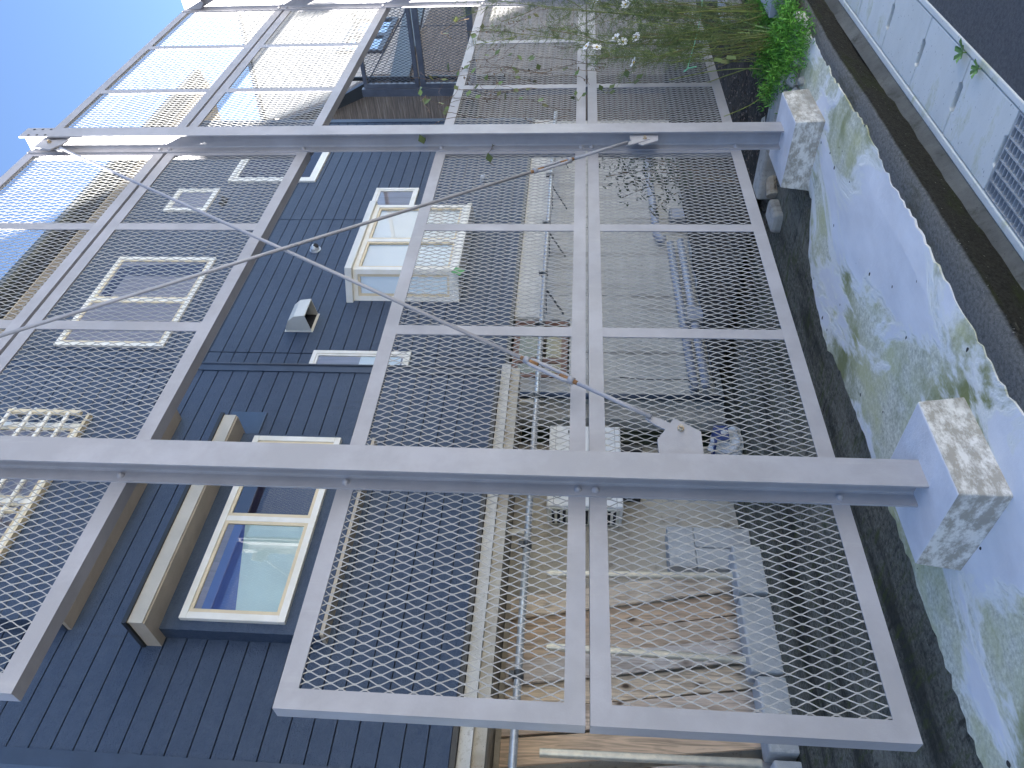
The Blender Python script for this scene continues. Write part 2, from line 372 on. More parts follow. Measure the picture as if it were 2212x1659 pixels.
tag(b.build('gutter_edge', m_concrete('dark_edge', (.13, .13, .12), (.06, .06, .055), (.03, .03, .02), sc1=4, sc2=9), loc=(2.6, 1.7, 0)), kind='structure')  # dark grey mottled concrete strip behind the gutter lip
b = MB(); b.box(-3, 60, -9.0, -4.6, -.3, .10); tag(b.build('added_bounce_pavement', CONCW, loc=(0, -6, 0)), kind='structure')  # unseen pale paving added across the road as a sunlight bounce surface
# cover slabs with a finger slot in each joint
def slab(x0, x1):
    bb = MB(); n = .018; g = .0045; y0, y1 = 1.3145, 1.6465
    xa, xb = x0+g, x1-g
    p = [(xa,y0),(xb,y0),(xb,1.415),(xb-n,1.425),(xb-n,1.535),(xb,1.545),(xb,y1),(xa,y1),(xa,1.545),(xa+n,1.535),(xa+n,1.425),(xa,1.415)]
    bb.prism([(x, y, -.075) for x, y in p], (0, 0, .072)); return bb
ords = ['nearest', 'second', 'third', 'fourth', 'fifth', 'sixth']
for k in range(9):
    o = slab(2.832+.497*k, 2.832+.497*(k+1)).build('drain_cover', SLAB, bevel=.004)
    lab = ['concrete gutter cover touching the steel grating', 'concrete gutter cover second from the grating, beside the leafy sprigs', 'concrete gutter cover third from the steel grating', 'concrete gutter cover fourth from the steel grating', 'concrete gutter cover fifth from the grating, at the photo edge'][k] if k < 5 else 'concrete gutter cover far along the road, beyond the fifth'
    tag(o, lab, 'drain cover', 'concrete covers over the gutter')
b = MB(); gx0, gx1 = 1.84, 2.826
b.box(gx0, gx1, 1.314, 1.320, -.05, -.004); b.box(gx0, gx1, 1.641, 1.647, -.05, -.004)
b.box(gx0, gx0+.006, 1.32, 1.641, -.05, -.004); b.box(gx1-.006, gx1, 1.32, 1.641, -.05, -.004)
for i in range(1, 7): y = 1.32+i*(.321/7); b.box(gx0+.006, gx1-.006, y-.003, y+.003, -.028, -.004)
n = 33
for i in range(1, n):
    x = gx0+(gx1-gx0)*i/n
    for j in range(7): y = 1.32+j*(.321/7); b.box(x-.0025, x+.0025, y+.003 if j else y, y+.321/7-.003 if j < 6 else 1.641, -.045, -.006)
tag(b.build('steel_grating', GALV), 'galvanised steel grating over the gutter beside the concrete covers', 'drain grating')

# low retaining wall with mossy top and face
def wob(a, s=.006): return a+rng.uniform(-s, s)
b = MB(); xs = [-8+.08*i for i in range(int(26/.08))]
prof = [(1.752, -.32), (1.735, 0.03), (1.722, .10), (1.705, .165), (1.718, .183), (1.80, .186), (2.2, .18), (2.2, -.32)]
for x in xs:
    e = .010*math.sin(x*1.7)+.006*math.sin(x*4.3+1)
    for (y, z) in prof:
        s_ = .004 if z > 0 and y < 1.9 else .002
        b.v.append((x, wob(y+(e if y < 1.79 and z > .02 else 0), s_), wob(z, s_*.6)))
k = len(prof)
for i in range(len(xs)-1):
    for j in range(k-1): b.f.append((i*k+j, (i+1)*k+j, (i+1)*k+j+1, i*k+j+1))
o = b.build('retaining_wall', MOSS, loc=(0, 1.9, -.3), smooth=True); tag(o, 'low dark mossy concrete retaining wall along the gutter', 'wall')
# mossy yard behind
b = MB(); ny = 14; nx = 130
ys = [2.18+(10-2.18)*(j/(ny-1))**1.4 for j in range(ny)]
for i in range(nx):
    for j in range(ny):
        x = -14+i*.2; y = ys[j]
        z = .178-.075*min(1, max(0, (y-2.8)/2.0))
        b.v.append((x, y, z+rng.uniform(-.006, .006)))
for i in range(nx-1):
    for j in range(ny-1): b.f.append((i*ny+j, (i+1)*ny+j, (i+1)*ny+j+1, i*ny+j+1))
tag(b.build('yard', MOSSG, loc=(0, 4, .1)), kind='structure')
# mortar apron
fe = [(-8,1.83),(-3,1.84),(0,1.835),(1.0,1.86),(1.73,1.829),(1.934,1.852),(2.384,1.846),(2.937,1.83),(3.249,1.841),(3.62,1.803),(4.086,1.815),(4.651,1.826),(5.08,1.81)]
be = [(-8,2.86),(-3,2.85),(0,2.85),(1.016,2.848),(1.435,2.858),(1.804,2.864),(2.577,2.858),(2.988,2.883),(3.4,2.93),(3.768,2.85),(4.0,2.76),(4.12,2.62),(4.2,2.53),(4.3,2.5),(4.78,2.5),(5.08,2.45)]
def interp(pts, x):
    for (a, ya), (c, yc) in zip(pts, pts[1:]):
        if a <= x <= c: return ya+(yc-ya)*(x-a)/(c-a)
    return pts[-1][1]
b = MB(); nx = 330; ny = 9; rr = random.Random(3)
jf = [rr.gauss(0, .007) for _ in range(nx)]; jb = [rr.gauss(0, .010) for _ in range(nx)]
for i in range(nx):
    x = -8+13.08*i/(nx-1)
    y0 = interp(fe, x)+jf[i]; y1 = interp(be, x)+jb[i]
    b.v += [(x, y0, .15)]
    for j in range(ny):
        u = j/(ny-1); z = .2 if 0 < j < ny-1 else .192
        b.v.append((x, y0+(y1-y0)*(u if 0 < j < ny-1 else u+(-.0 if j == 0 else 0)), z+.003*math.sin(x*5+j)))
    b.v += [(x, y1+.004, .13)]
k = ny+2
for i in range(nx-1):
    for j in range(k-1): b.f.append((i*k+j, (i+1)*k+j, (i+1)*k+j+1, i*k+j+1))
tag(b.build('mortar_apron', MORTAR, loc=(0, 2.3, .2)), kind='structure')
# planting bed
b = MB()
for i in range(36):
    for j in range(22): b.v.append((5.3+i*.2, 1.72+j*.17, .235+rng.uniform(-.015, .02)))
for i in range(35):
    for j in range(21): b.f.append((i*22+j, (i+1)*22+j, (i+1)*22+j+1, i*22+j+1))
tag(b.build('soil', SOIL, loc=(6, 2.5, .2)), kind='structure')
b = MB(); b.box(5.10, 5.30, 2.12, 3.05, .1, .285)
tag(b.build('edging_kerb', CONC, bevel=.02), 'worn grey concrete kerb edging the planting bed behind the far footing', 'kerb')
for i, (y0, y1) in enumerate(((1.76, 1.93), (1.94, 2.11))):
    b = MB(); b.box(5.10, 5.30, y0, y1, .12, .255+.004*i)
    tag(b.build('edging_stone', CONCW, bevel=.025), ['pale edging block of the planting bed nearest the gutter', 'pale edging block between the gutter-side block and grey kerb'][i], 'edging stone', 'pale edging blocks')
b = MB(); b.box(4.72, 4.96, 2.94, 3.1, .12, .24); tag(b.build('concrete_lump', CONC, bevel=.03), 'small grey broken concrete lump behind the far footing', 'rubble')
b = MB(); b.tube([(5.0, 2.95, .20), (5.55, 2.62, .21)], .045, 10); tag(b.build('buried_pipe', CONCB), 'short brownish pipe lying on the ground behind the far post', 'pipe')

# ------------------------------------------------------------------ footings, posts
def footing(cx, label):
    bb = MB(); top = .215; bot = .232
    n = len(bb.v); z0, z1 = .17, .362; cy = 2.275
    bb.v += [(cx+s*bot, cy+t*bot, z0) for s, t in ((-1,-1),(1,-1),(1,1),(-1,1))]+[(cx+s*top, cy+t*top, z1) for s, t in ((-1,-1),(1,-1),(1,1),(-1,1))]
    bb.f += [(0,3,2,1),(4,5,6,7),(0,1,5,4),(1,2,6,5),(2,3,7,6),(3,0,4,7)]
    o = bb.build('concrete_footing', FOOT, bevel=.007); return tag(o, label, 'footing', 'concrete footings under the steel posts')
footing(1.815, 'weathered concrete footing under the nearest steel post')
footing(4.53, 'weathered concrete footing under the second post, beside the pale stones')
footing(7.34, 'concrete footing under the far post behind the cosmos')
POSTX = [1.805, 4.568, 7.345]; Y0 = 2.205; HB = .125
def h_section(cx, z0, z1):
    tf, tw, r = .009, .0065, .009; h = HB/2
    P = [(-h,0),(h,0),(h,tf),(tw/2+r,tf),(tw/2+.003,tf+.003),(tw/2,tf+r),(tw/2,HB-tf-r),(tw/2+.003,HB-tf-.003),(tw/2+r,HB-tf),(h,HB-tf),(h,HB),(-h,HB),(-h,HB-tf),(-tw/2-r,HB-tf),(-tw/2-.003,HB-tf-.003),(-tw/2,HB-tf-r),(-tw/2,tf+r),(-tw/2-.003,tf+.003),(-tw/2-r,tf),(-h,tf)]
    bb = MB(); bb.prism([(cx+x, Y0+y, z0) for x, y in P], (0, 0, z1-z0)); return bb
BOLTZ = [.638, 1.550, 1.618, 2.533, 3.465, 4.392, 4.462]
def bolt(parent, x, y, z, r=.0145, mat=None):
    bb = MB(); bb.tube([(x, y+.001, z), (x, y-.004, z), (x, y-.011, z), (x, y-.016, z)], [r*1.05, r, r*.75, r*.35], 12)
    return bb.build('bolt', mat or STEEL, parent, smooth=False)
post_labels = ['nearest grey steel H-beam post with bolted mesh panels, tallest in the photo', 'second grey steel H-beam post, with a drilled open top', 'far grey steel H-beam post at the photo edge behind the cosmos']
post = None
for i, px in enumerate(POSTX):
    if i == 0:
        post = thing('steel_post', (px, Y0+HB/2, .362), post_labels[0], 'post', 'steel posts of the mesh fence')
        h_section(px, .362, 5.405).build('beam', STEEL, post)
        for z in BOLTZ: bolt(post, px-.035, Y0+HB-.0095, z)
        # holes drilled near the head
        for dz in (.06, .12, .18):
            for s in (-.04, .04): bb = MB(); bb.tube([(px+s, Y0-.0005, 5.405-dz), (px+s, Y0-.0015, 5.405-dz)], .009, 10); bb.build('bolt_hole', INSIDE, post)
        bb = MB(); bb.prism([(px-.0645, Y0+.012, 5.36), (px-.0645, Y0+.10, 5.36), (px-.0645, Y0+.10, 5.22), (px-.0645, Y0+.05, 5.17), (px-.0645, Y0+.012, 5.20)], (.004, 0, 0)).build('stiffener_plate', STEEL, post)
    else:
        p2 = copy_tree(post, None, (px-POSTX[0], 0, 0)); p2['label'] = post_labels[i]
    
def pent(parent, pts, y, name='gusset_plate', th=.009):
    bb = MB(); bb.prism([(x, y, z) for x, z in pts], (0, th, 0)); return bb.build(name, STEEL, parent, bevel=.001)
posts = sorted([o for o in C.objects if o.name.startswith('steel_post')], key=lambda o: o.location.x)
def nut(parent, x, y, z):
    bb = MB(); bb.tube([(x, y, z), (x, y-.012, z)], .014, 6); bb.tube([(x, y-.012, z), (x, y-.022, z)], .008, 10)
    return bb.build('nut', NUT, parent)
g = pent(posts[0], [(1.872, 1.309),(1.955, 1.311),(2.072, 1.237),(2.004, 1.137),(1.872, 1.139)], 2.228); nut(g, 2.012, 2.228, 1.216)
g = pent(posts[1], [(4.505, 1.312),(4.450, 1.312),(4.378, 1.238),(4.440, 1.139),(4.505, 1.135)], 2.228); nut(g, 4.455, 2.228, 1.222)
g = pent(posts[1], [(4.505, 5.25),(4.505, 5.06),(4.447, 5.07),(4.37, 5.12),(4.40, 5.25)], 2.228); nut(g, 4.462, 2.228, 5.17)
g = pent(posts[0], [(1.872, 5.25),(1.872, 5.06),(1.93, 5.07),(2.0, 5.12),(1.97, 5.25)], 2.228)
# ------------------------------------------------------------------ brace rods
def brace(a, d, tb0, tb1, y, label):
    a = Vector((a[0], y, a[1])); d = Vector((d[0], y, d[1])); u = (d-a).normalized(); L = (d-a).length
    t = thing('brace_rod', a, label, 'brace rod', 'crossed diagonal brace rods')
    bb = MB(); bb.tube([a+u*.13, a+u*tb0], .0095, 12); bb.tube([a+u*tb1, d-u*.13], .0095, 12); bb.build('rod', STEEL, t, smooth=True)
    for q0, q1 in ((tb0-.02, tb0+.07), (tb1-.07, tb1+.02)): bb = MB(); bb.tube([a+u*q0, a+u*q1], .0098, 12); bb.build('threaded_end', RUST, t, smooth=True)
    # turnbuckle: two side bars and end sleeves
    side = u.cross(Vector((0, 1, 0))).normalized(); bb = MB()
    for s in (-1, 1):
        o = side*s*.016
        pts = [a+u*(tb0+.01)+o*.45, a+u*(tb0+.04)+o, a+u*(tb1-.04)+o, a+u*(tb1-.01)+o*.45]
        bb.tube(pts, [.008, .0085, .0085, .008], 10)
    bb.tube([a+u*tb0, a+u*(tb0+.025)], .017, 12); bb.tube([a+u*(tb1-.025), a+u*tb1], .017, 12)
    bb.build('turnbuckle', STEEL, t, smooth=True)
    for q, s in ((a, 1), (d, -1)):
        w_ = side*.021; v_ = u*s
        bb = MB(); bb.prism([tuple(q+v_*-.03+w_+Vector((0,.010,0))), tuple(q+v_*.10+w_+Vector((0,.010,0))), tuple(q+v_*.15+w_*.45+Vector((0,.010,0))), tuple(q+v_*.15-w_*.45+Vector((0,.010,0))), tuple(q+v_*.10-w_+Vector((0,.010,0))), tuple(q+v_*-.03-w_+Vector((0,.010,0)))], (0, .009, 0))
        bb.build('eye_plate', STEEL, t, bevel=.002)
    return t
brace((2.012, 1.216), (4.462, 5.17), .50, .755, 2.2325, 'pale brace rod rising from the nearest post to the top of the second post')
brace((4.455, 1.222), (1.95, 5.21), .54, .80, 2.2325-.0195, 'grey brace rod rising from the foot of the second post toward the nearest post')

# ------------------------------------------------------------------ expanded mesh panels
SW, LW = .0347, .0785
def expanded(wd, ht, sw=SW, lw=LW, w_=.0038, t=.0020, tilt=-.2):
    """zig-zag strands running upright, touching at the knuckles"""
    bb = MB(); ns = int(wd/(sw/2))+2; kn = .16
    for k in range(ns):
        sg = 1 if k % 2 == 0 else -1; xc = k*sw/2-sw/4
        zs = []; z = -lw/2; j = 0
        while z < ht+lw/2:
            s = sg*(1 if j % 2 == 0 else -1)
            zs += [(z+lw/2*(.25-kn/2), s), (z+lw/2*(.25+kn/2)+lw*.04, s)]; z += lw/2; j += 1
        prev = None; sect = []
        for z, s in zs:
            x = xc+s*(sw/4-w_*.38)
            x = min(max(x, .001), wd-.001); zz = min(max(z, 0), ht)
            c_, s_ = math.cos(tilt), math.sin(tilt)
            y = s*sg*.0022
            # rotated rectangular section
            pr = []
            for i, jj in ((-1,-1),(1,-1),(1,1),(-1,1)):
                pr.append((x+(i*w_/2*c_-jj*t/2*s_), y+(i*w_/2*s_+jj*t/2*c_), zz))
            sect.append(pr)
        n = len(bb.v)
        for pr in sect: bb.v += pr
        for q in range(len(sect)-1):
            for e in range(4):
                a_ = n+q*4+e; b_ = n+q*4+(e+1) % 4
                bb.f.append((a_, b_, b_+4, a_+4))
    return bb
CELLW, CELLH = .827, .838
cell_mesh = {}
def mesh_cell(parent, x, y, z, wd, ht):
    key = (round(wd, 3), round(ht, 3))
    if key not in cell_mesh:
        o = expanded(wd, ht).build('mesh_sheet', MESHM, None, (0, 0, 0), recalc=False); cell_mesh[key] = o.data
    else:
        o = bpy.data.objects.new('mesh_sheet', cell_mesh[key]); C.objects.link(o)
    o.parent = parent; o.location = Vector((x, y, z))-wloc(parent); return o
PY = 2.33
def panel(x0, pitch, z0, z1, label):
    x1 = x0+.066+pitch*4; fw = .066; th = .005; dp = .062
    t = thing('mesh_panel', (x0, PY, z0), label, 'fence panel', 'expanded mesh fence panels')
    bb = MB()
    bb.box(x0, x1, PY, PY+th, z0, z0+fw); bb.box(x0, x1, PY, PY+th, z1-fw, z1)
    bb.box(x0, x0+fw, PY, PY+th, z0+fw, z1-fw); bb.box(x1-fw, x1, PY, PY+th, z0+fw, z1-fw)
    bb.box(x0, x1, PY+th, PY+dp, z0, z0+th); bb.box(x0, x1, PY+th, PY+dp, z1-th, z1)
    bb.box(x0, x0+th, PY+th, PY+dp, z0+th, z1-th); bb.box(x1-th, x1, PY+th, PY+dp, z0+th, z1-th)
    bb.build('frame', STEEL, t)
    for k in range(1, 4):
        xc = x0+fw/2+pitch*k
        bb = MB(); bb.box(xc-fw/2, xc+fw/2, PY+.0005, PY+th+.0005, z0+fw, z1-fw); bb.build('mullion', STEEL, t)
    for k in range(4):
        a_ = x0+fw/2+pitch*k+fw/2; mesh_cell(t, a_-.008, PY+th+.004, z0+fw-.008, pitch-fw+.016, z1-z0-2*fw+.016)
    return t
rows = [(.605, 1.573, 'bottom'), (1.588, 2.565, 'second'), (3.432, 4.407, 'third'), (4.428, 5.415, 'top')]
for z0, z1, nm in rows:
    panel(.888, .8965, z0, z1, {'bottom': 'near mesh panel of the bottom row, in front of the planks and blocks', 'second': 'near mesh panel just above the bottom row, in front of the scaffold pipe', 'third': 'near mesh panel above the open gap, in front of the upper windows', 'top': 'near mesh panel of the top row against the eave and sky'}[nm])
    panel(4.577, .8955, z0, z1, {'bottom': 'far mesh panel of the bottom row, behind the cosmos stems', 'second': 'far mesh panel of the second row, tangled with dry vines', 'third': 'far sunlit mesh panel above the open gap', 'top': 'far sunlit mesh panel of the top row against the blue sky'}[nm])

# ------------------------------------------------------------------ navy house
house = thing('house', (6.5, 5.5, 0), 'navy clad two storey house with cream framed windows behind the mesh fence', 'house')
PITCH = .1516; ZB = 2.361
def boards(x0, x1, yf, ztop, splits, deep):
    bb = MB(); bb.box(x0+.004, x1-.004, yf+.030, deep, ZB, ztop)
    xs_ = [x0]+splits+[x1]; k = 0
    while ZB+k*PITCH < ztop:
        za = ZB+k*PITCH+.005; zb = min(ZB+(k+1)*PITCH-.005, ztop)
        for a_, c_ in zip(xs_, xs_[1:]): bb.box(a_+(.007 if a_ != x0 else 0), c_-(.007 if c_ != x1 else 0), yf, yf+.0295, za, zb)
        k += 1
    return bb
LX0, LX1, LY = 1.44, 5.15, 4.90; RX1, RY = 11.63, 5.45
boards(LX0, LX1, LY, 8.64, [], 9.0).build('wall', SIDING, house)
boards(LX1, RX1, RY, 8.08, [5.918, 8.62], 9.0).build('wall', SIDING, house)
b = MB(); b.box(LX1-.10, LX1+.012, LY-.012, LY-.0005, ZB, 8.6); b.box(LX1+.0005, LX1+.012, LY, RY-.01, ZB, 8.6)
b.build('corner_trim', NAVYTRIM, house); b = MB(); b.box(LX0-.012, LX0+.09, LY-.012, LY-.0005, ZB, 8.6); b.box(LX0-.012, LX0-.0005, LY, 6.4, ZB, 8.6)
b.build('corner_trim', NAVYTRIM, house); b = MB(); b.box(RX1-.10, RX1+.012, RY-.014, RY-.0005, ZB, 8.05); b.box(RX1+.0005, RX1+.012, RY, 9.0, ZB, 8.05)
b.build('corner_trim', NAVYTRIM, house)
b = MB(); b.tube([(LX1-.01, LY-.015, ZB), (LX1-.01, LY-.015, 8.6)], .012, 8); b.build('corner_bead', NAVYTRIM, house, smooth=True)
b = MB(); b.box(LX0, LX1, LY-.016, LY+.01, 2.325, 2.359); b.box(LX1+.012, RX1, RY-.016, RY+.01, 2.32, 2.359); b.build('drip_flashing', BLACK, house)
# roof
b = MB(); b.box(LX1+.02, 12.62, 5.06, 9.6, 8.16, 8.36); b.build('roof', BLACK, house)
rf = b = MB(); b.box(.9, LX1+.25, 4.4, 9.6, 8.66, 8.9); b.build('roof', BLACK, house)
b = MB(); b.box(LX1+.02, 12.6, 5.17, RY-.002, 8.085, 8.105); b.box(RX1+.02, 12.6, RY, 9.5, 8.085, 8.105); b.build('soffit', BEIGE, house)
b = MB(); b.box(LX1+.06, 12.6, 5.12, 5.168, 8.10, 8.34); b.build('fascia', BLACK, house)
b = MB()
gp = [(-.0, .115), (-.012, .02), (.018, 0), (.082, 0), (.10, .02), (.11, .115), (.10, .115), (.09, .012), (.012, .012), (.008, .115)]
b.prism([(LX1+.06, 4.985+y, 8.195+z) for y, z in gp], (12.66-LX1-.06, 0, 0)); b.build('gutter', simple('dark_green_grey_gutter', (.05, .058, .05), .45), house)
# foundations and undercroft
b = MB(); b.box(LX0-.10, LX1+.10, 4.935, 9, 2.235, 2.322); b.build('floor_slab', CONCW, house)
b = MB(); b.box(LX0-.05, LX1+.1, 4.98, 5.16, 2.15, 2.234); b.box(LX0, LX1+.05, 5.17, 9, 2.18, 2.233); b.build('timber_beam', CONCB, house)
b = MB(); b.box(5.385, 5.64, 5.49, 9, -.1, 2.318); b.box(6.60, RX1, 5.49, 9, -.1, 2.318); b.box(5.64, 6.60, 5.49, 9, -.1, 1.68)
for x in (6.05, 7.05, 8.5): b.box(x, x+.012, 5.484, 5.4905, -.1, 1.66 if x < 6.6 else 2.0)
b.build('foundation_wall', CONC, house)
b = MB(); b.box(6.62, RX1, 5.474, 5.489, 2.0, 2.318); b.build('foundation_band', CONCW, house)
b = MB(); b.box(1.3, 5.18, 5.82, 6.0, -.1, 2.17); b.build('back_wall', CONCB, house)
b = MB(); b.box(5.18, 5.383, 5.60, 6.0, -.1, 2.23); b.build('pillar', CONC, house)
b = MB(); b.tube([(5.345, 5.45, .12), (5.345, 5.45, 2.31)], .033, 12); b.build('downpipe', NAVYTRIM, house, smooth=True)

def window(x0, x1, z0, z1, yf, mulls=(), fw=.055, fr=WHITE, sash=None, inside=INNAVY, depth=.05, pane_fills=(), glass=GLASS, inner=CREAM, name='window', room=.22):
    """frame proud of the wall, face at yf; curtains: curtain, film and painted reflection polygons in x,z"""
    sash = sash or fr
    bb = MB()
    bb.box(x0, x1, yf, yf+depth, z1-fw, z1); bb.box(x0, x1, yf, yf+depth, z0, z0+fw)
    bb.box(x0, x0+fw, yf, yf+depth, z0+fw, z1-fw); bb.box(x1-fw, x1, yf, yf+depth, z0+fw, z1-fw)
    f = bb.build(name, fr, house, bevel=.004)
    xs_ = [x0+fw]+[m for m in mulls]+[x1-fw]
    bb = MB()
    for m in mulls: bb.box(m-fw*.45, m+fw*.45, yf+.006, yf+depth-.004, z0+fw, z1-fw)
    if mulls: bb.build('mullion', fr, f, bevel=.003)
    bb = MB(); s = fw*.5
    for i, (a_, c_) in enumerate(zip(xs_, xs_[1:])):
        a2 = a_+(fw*.46 if i else .001); c2 = c_-(fw*.46 if i < len(xs_)-2 else .001)
        ya, yb = yf+.008, yf+.027
        bb.box(a2, c2, ya, yb, z1-fw-s, z1-fw-.001); bb.box(a2, c2, ya, yb, z0+fw+.001, z0+fw+s)
        bb.box(a2, a2+s, ya, yb, z0+fw+s, z1-fw-s); bb.box(c2-s, c2, ya, yb, z0+fw+s, z1-fw-s)
    bb.build('sash', sash, f)
    bb = MB()
    for i, (a_, c_) in enumerate(zip(xs_, xs_[1:])):
        bb.face([(a_, yf+.015, z0+fw), (c_, yf+.015, z0+fw), (c_, yf+.015, z1-fw), (a_, yf+.015, z1-fw)])
    bb.build('pane', glass, f, recalc=False)
    yb = yf+.021
    bb = MB(); bb.face([(x0+fw, yb+.004, z0+fw), (x1-fw, yb+.004, z0+fw), (x1-fw, yb+.004, z1-fw), (x0+fw, yb+.004, z1-fw)])
    bb.build('room_beyond', inside, f, recalc=False)
    for poly, mt in pane_fills:
        bb = MB(); bb.face([(x, yb, z) for x, z in poly]); bb.build('pane_fill', mt, f, recalc=False)
    return f
# lower window in its clad surround under the hood
SY = 4.765
b = MB(); b.box(2.315, 4.135, SY, LY-.0005, 3.345, 4.50)
for k in range(8): pass
b.build('window_surround', SIDING, house, bevel=.004)
b = MB(); b.box(2.325, 4.125, SY+.004, LY-.001, 3.318, 3.3445); b.build('surround_underside', BEIGE, house)
window(2.385, 4.085, 3.60, 4.365, SY-.035, [3.235], .052, WHITE, CREAM, pane_fills=[([(2.43, 3.64), (3.215, 3.64), (3.215, 4.16), (2.43, 3.975)], CURTAIN), ([(2.43, 3.9755), (3.215, 4.1605), (3.215, 4.235), (2.43, 4.235)], BLUEREFL), ([(2.43, 4.2355), (3.215, 4.2355), (3.215, 4.32), (2.43, 4.32)], INGREY)])  # pale curtain below; blue and grey strips paint sky and eave reflections
b = MB(); b.box(2.25, 4.16, 4.575, LY-.001, 4.49, 4.60); hood = b.build('window_hood', BEIGE, house)
b = MB(); b.box(2.249, 4.161, 4.56, 4.574, 4.50, 4.605); b.build('fascia_board', FASCIA, hood)
b = MB(); b.box(2.235, 4.175, 4.545, LY-.001, 4.606, 4.635); b.build('flashing', BLACK, hood)
b = MB(); b.box(4.235, 4.50, LY-.018, LY-.0005, 4.42, 4.75); b.build('patch_panel', simple('blue_patch_paint', (.045, .085, .155), .5), house, bevel=.006)
# upper bay surround with beige underside, guarded window
b = MB(); b.box(2.33, 4.42, 4.762, LY-.0005, 5.236, 8.2); b.build('window_surround', SIDING, house, bevel=.004)
k = 0
b = MB()
while 5.236+k*PITCH < 8.1: b.box(2.33, 4.42, 4.7605, 4.7625, 5.236+k*PITCH, 5.242+k*PITCH); k += 1
b.build('surround_groove', BLACK, house)
b = MB(); b.box(2.34, 4.41, 4.766, LY-.001, 5.208, 5.2355); b.build('surround_underside', BEIGE, house)
uw = window(2.50, 4.17, 5.955, 7.5, 4.728, [3.33], .052, WHITE, CREAM, inside=INGREY)
b = MB()
for z in (6.07, 6.24, 6.42, 6.62): b.tube([(2.42, 4.64, z), (4.20, 4.64, z), (4.265, 4.66, z), (4.265, 4.755, z)], .018, 8)
b.build('guard_rail', WHITE, house, smooth=True)
b = MB(); b.box(2.45, 4.27, 4.70, 4.755, 5.925, 5.952)
for x in (3.15, 4.2): b.box(x, x+.035, 4.626, 4.66, 5.96, 6.64)
b.build('rail_bracket', CREAM, house)
# set-back wall windows
ns = window(5.45, 5.945, 3.40, 4.495, RY-.03, [], .05, WHITE, WHITE, inside=INGREY, pane_fills=[([(5.6, 3.5), (5.89, 3.5), (5.89, 3.95), (5.6, 3.95)], FROST)])
window(5.965, 7.685, 6.245, 7.545, RY-.03, [6.81], .055, WHITE, CREAM, inside=INGREY, pane_fills=[([(6.85, 7.44), (7.5, 7.44), (7.6, 6.3), (7.3, 6.3), (7.3, 7.3), (6.85, 7.3)], INNAVY)])
window(8.81, 9.40, 6.81, 7.435, RY-.03, [], .05, WHITE, WHITE, inside=INGREY)
window(9.62, 11.05, 5.45, 6.78, RY-.03, [], .075, WHITE, WHITE, inside=INNAVY, glass=m_glass('dark_glass', .0))
window(8.885, 9.415, 3.87, 4.49, RY-.03, [], .05, WHITE, WHITE, inside=INGREY)
# bay window
by = 5.13; bz0, bz1 = 2.985, 4.335; P4 = [(6.86, RY), (7.045, by), (8.47, by), (8.66, RY)]
def ring(exp, z0, z1, name, mt, parent, bevel=.006):
    bb = MB(); q = [(P4[0][0]-exp, RY-.001), (P4[1][0]-exp*.7, by-exp), (P4[2][0]+exp*.7, by-exp), (P4[3][0]+exp, RY-.001)]
    bb.prism([(x, y, z0) for x, y in q], (0, 0, z1-z0)); return bb.build(name, mt, parent, bevel=bevel)
bay = ring(.045, bz1-.085, bz1, 'bay_window', HOODM, house)
ring(.02, bz0, bz0+.06, 'sill', WHITE, bay)
ring(-.05, bz0+.06, bz1-.085, 'room_beyond', simple('frosted_white', (.80, .84, .84), .8, var=.05, scale=2), bay, 0)
def bay_side(p, q, z0, z1, nm, fw=.055):
    p = Vector((*p, 0)); q = Vector((*q, 0)); u = (q-p).normalized(); n_ = Vector((u.y, -u.x, 0)); L = (q-p).length
    bb = MB()
    def bx(a_, c_, za, zb, o0=0, o1=.04):
        P_ = [p+u*a_-n_*o0, p+u*c_-n_*o0, p+u*c_-n_*o1, p+u*a_-n_*o1]
        bb.prism([(v.x, v.y, za) for v in P_], (0, 0, zb-za))
    return bb, bx, L, p, u, n_
for (p, q, ms) in ((P4[0], P4[1], []), (P4[1], P4[2], [.62]), (P4[2], P4[3], [])):
    z0, z1 = bz0+.06, bz1-.085; fw = .055
    bb, bx, L, pp, u, n_ = bay_side(p, q, z0, z1, '')
    bx(0, L, z0, z0+fw); bx(0, L, z1-fw, z1); bx(0, fw, z0+fw, z1-fw); bx(L-fw, L, z0+fw, z1-fw)
    for m in ms: bx(m-.03, m+.03, z0+fw, z1-fw, .004, .038)
    bb.build('bay_frame', WHITE, bay)
    bb, bx, L, pp, u, n_ = bay_side(p, q, z0, z1, '')
    xs_ = [fw]+ms+[L-fw]; s = .028
    for i, (a_, c_) in enumerate(zip(xs_, xs_[1:])):
        a2 = a_+(.031 if i else .001); c2 = c_-(.031 if i < len(xs_)-2 else .001)
        bx(a2, c2, z1-fw-s, z1-fw-.001, .01, .034); bx(a2, c2, z0+fw+.001, z0+fw+s, .01, .034); bx(a2, a2+s, z0+fw+s, z1-fw-s, .01, .034); bx(c2-s, c2, z0+fw+s, z1-fw-s, .01, .034)
    bb.build('bay_sash', CREAM, bay)
    bb = MB(); a_ = pp+u*fw-n_*.022; c_ = pp+u*(L-fw)-n_*.022
    bb.face([(a_.x, a_.y, z0+fw), (c_.x, c_.y, z0+fw), (c_.x, c_.y, z1-fw), (a_.x, a_.y, z1-fw)]); bb.build('pane', GLASS, bay, recalc=False)
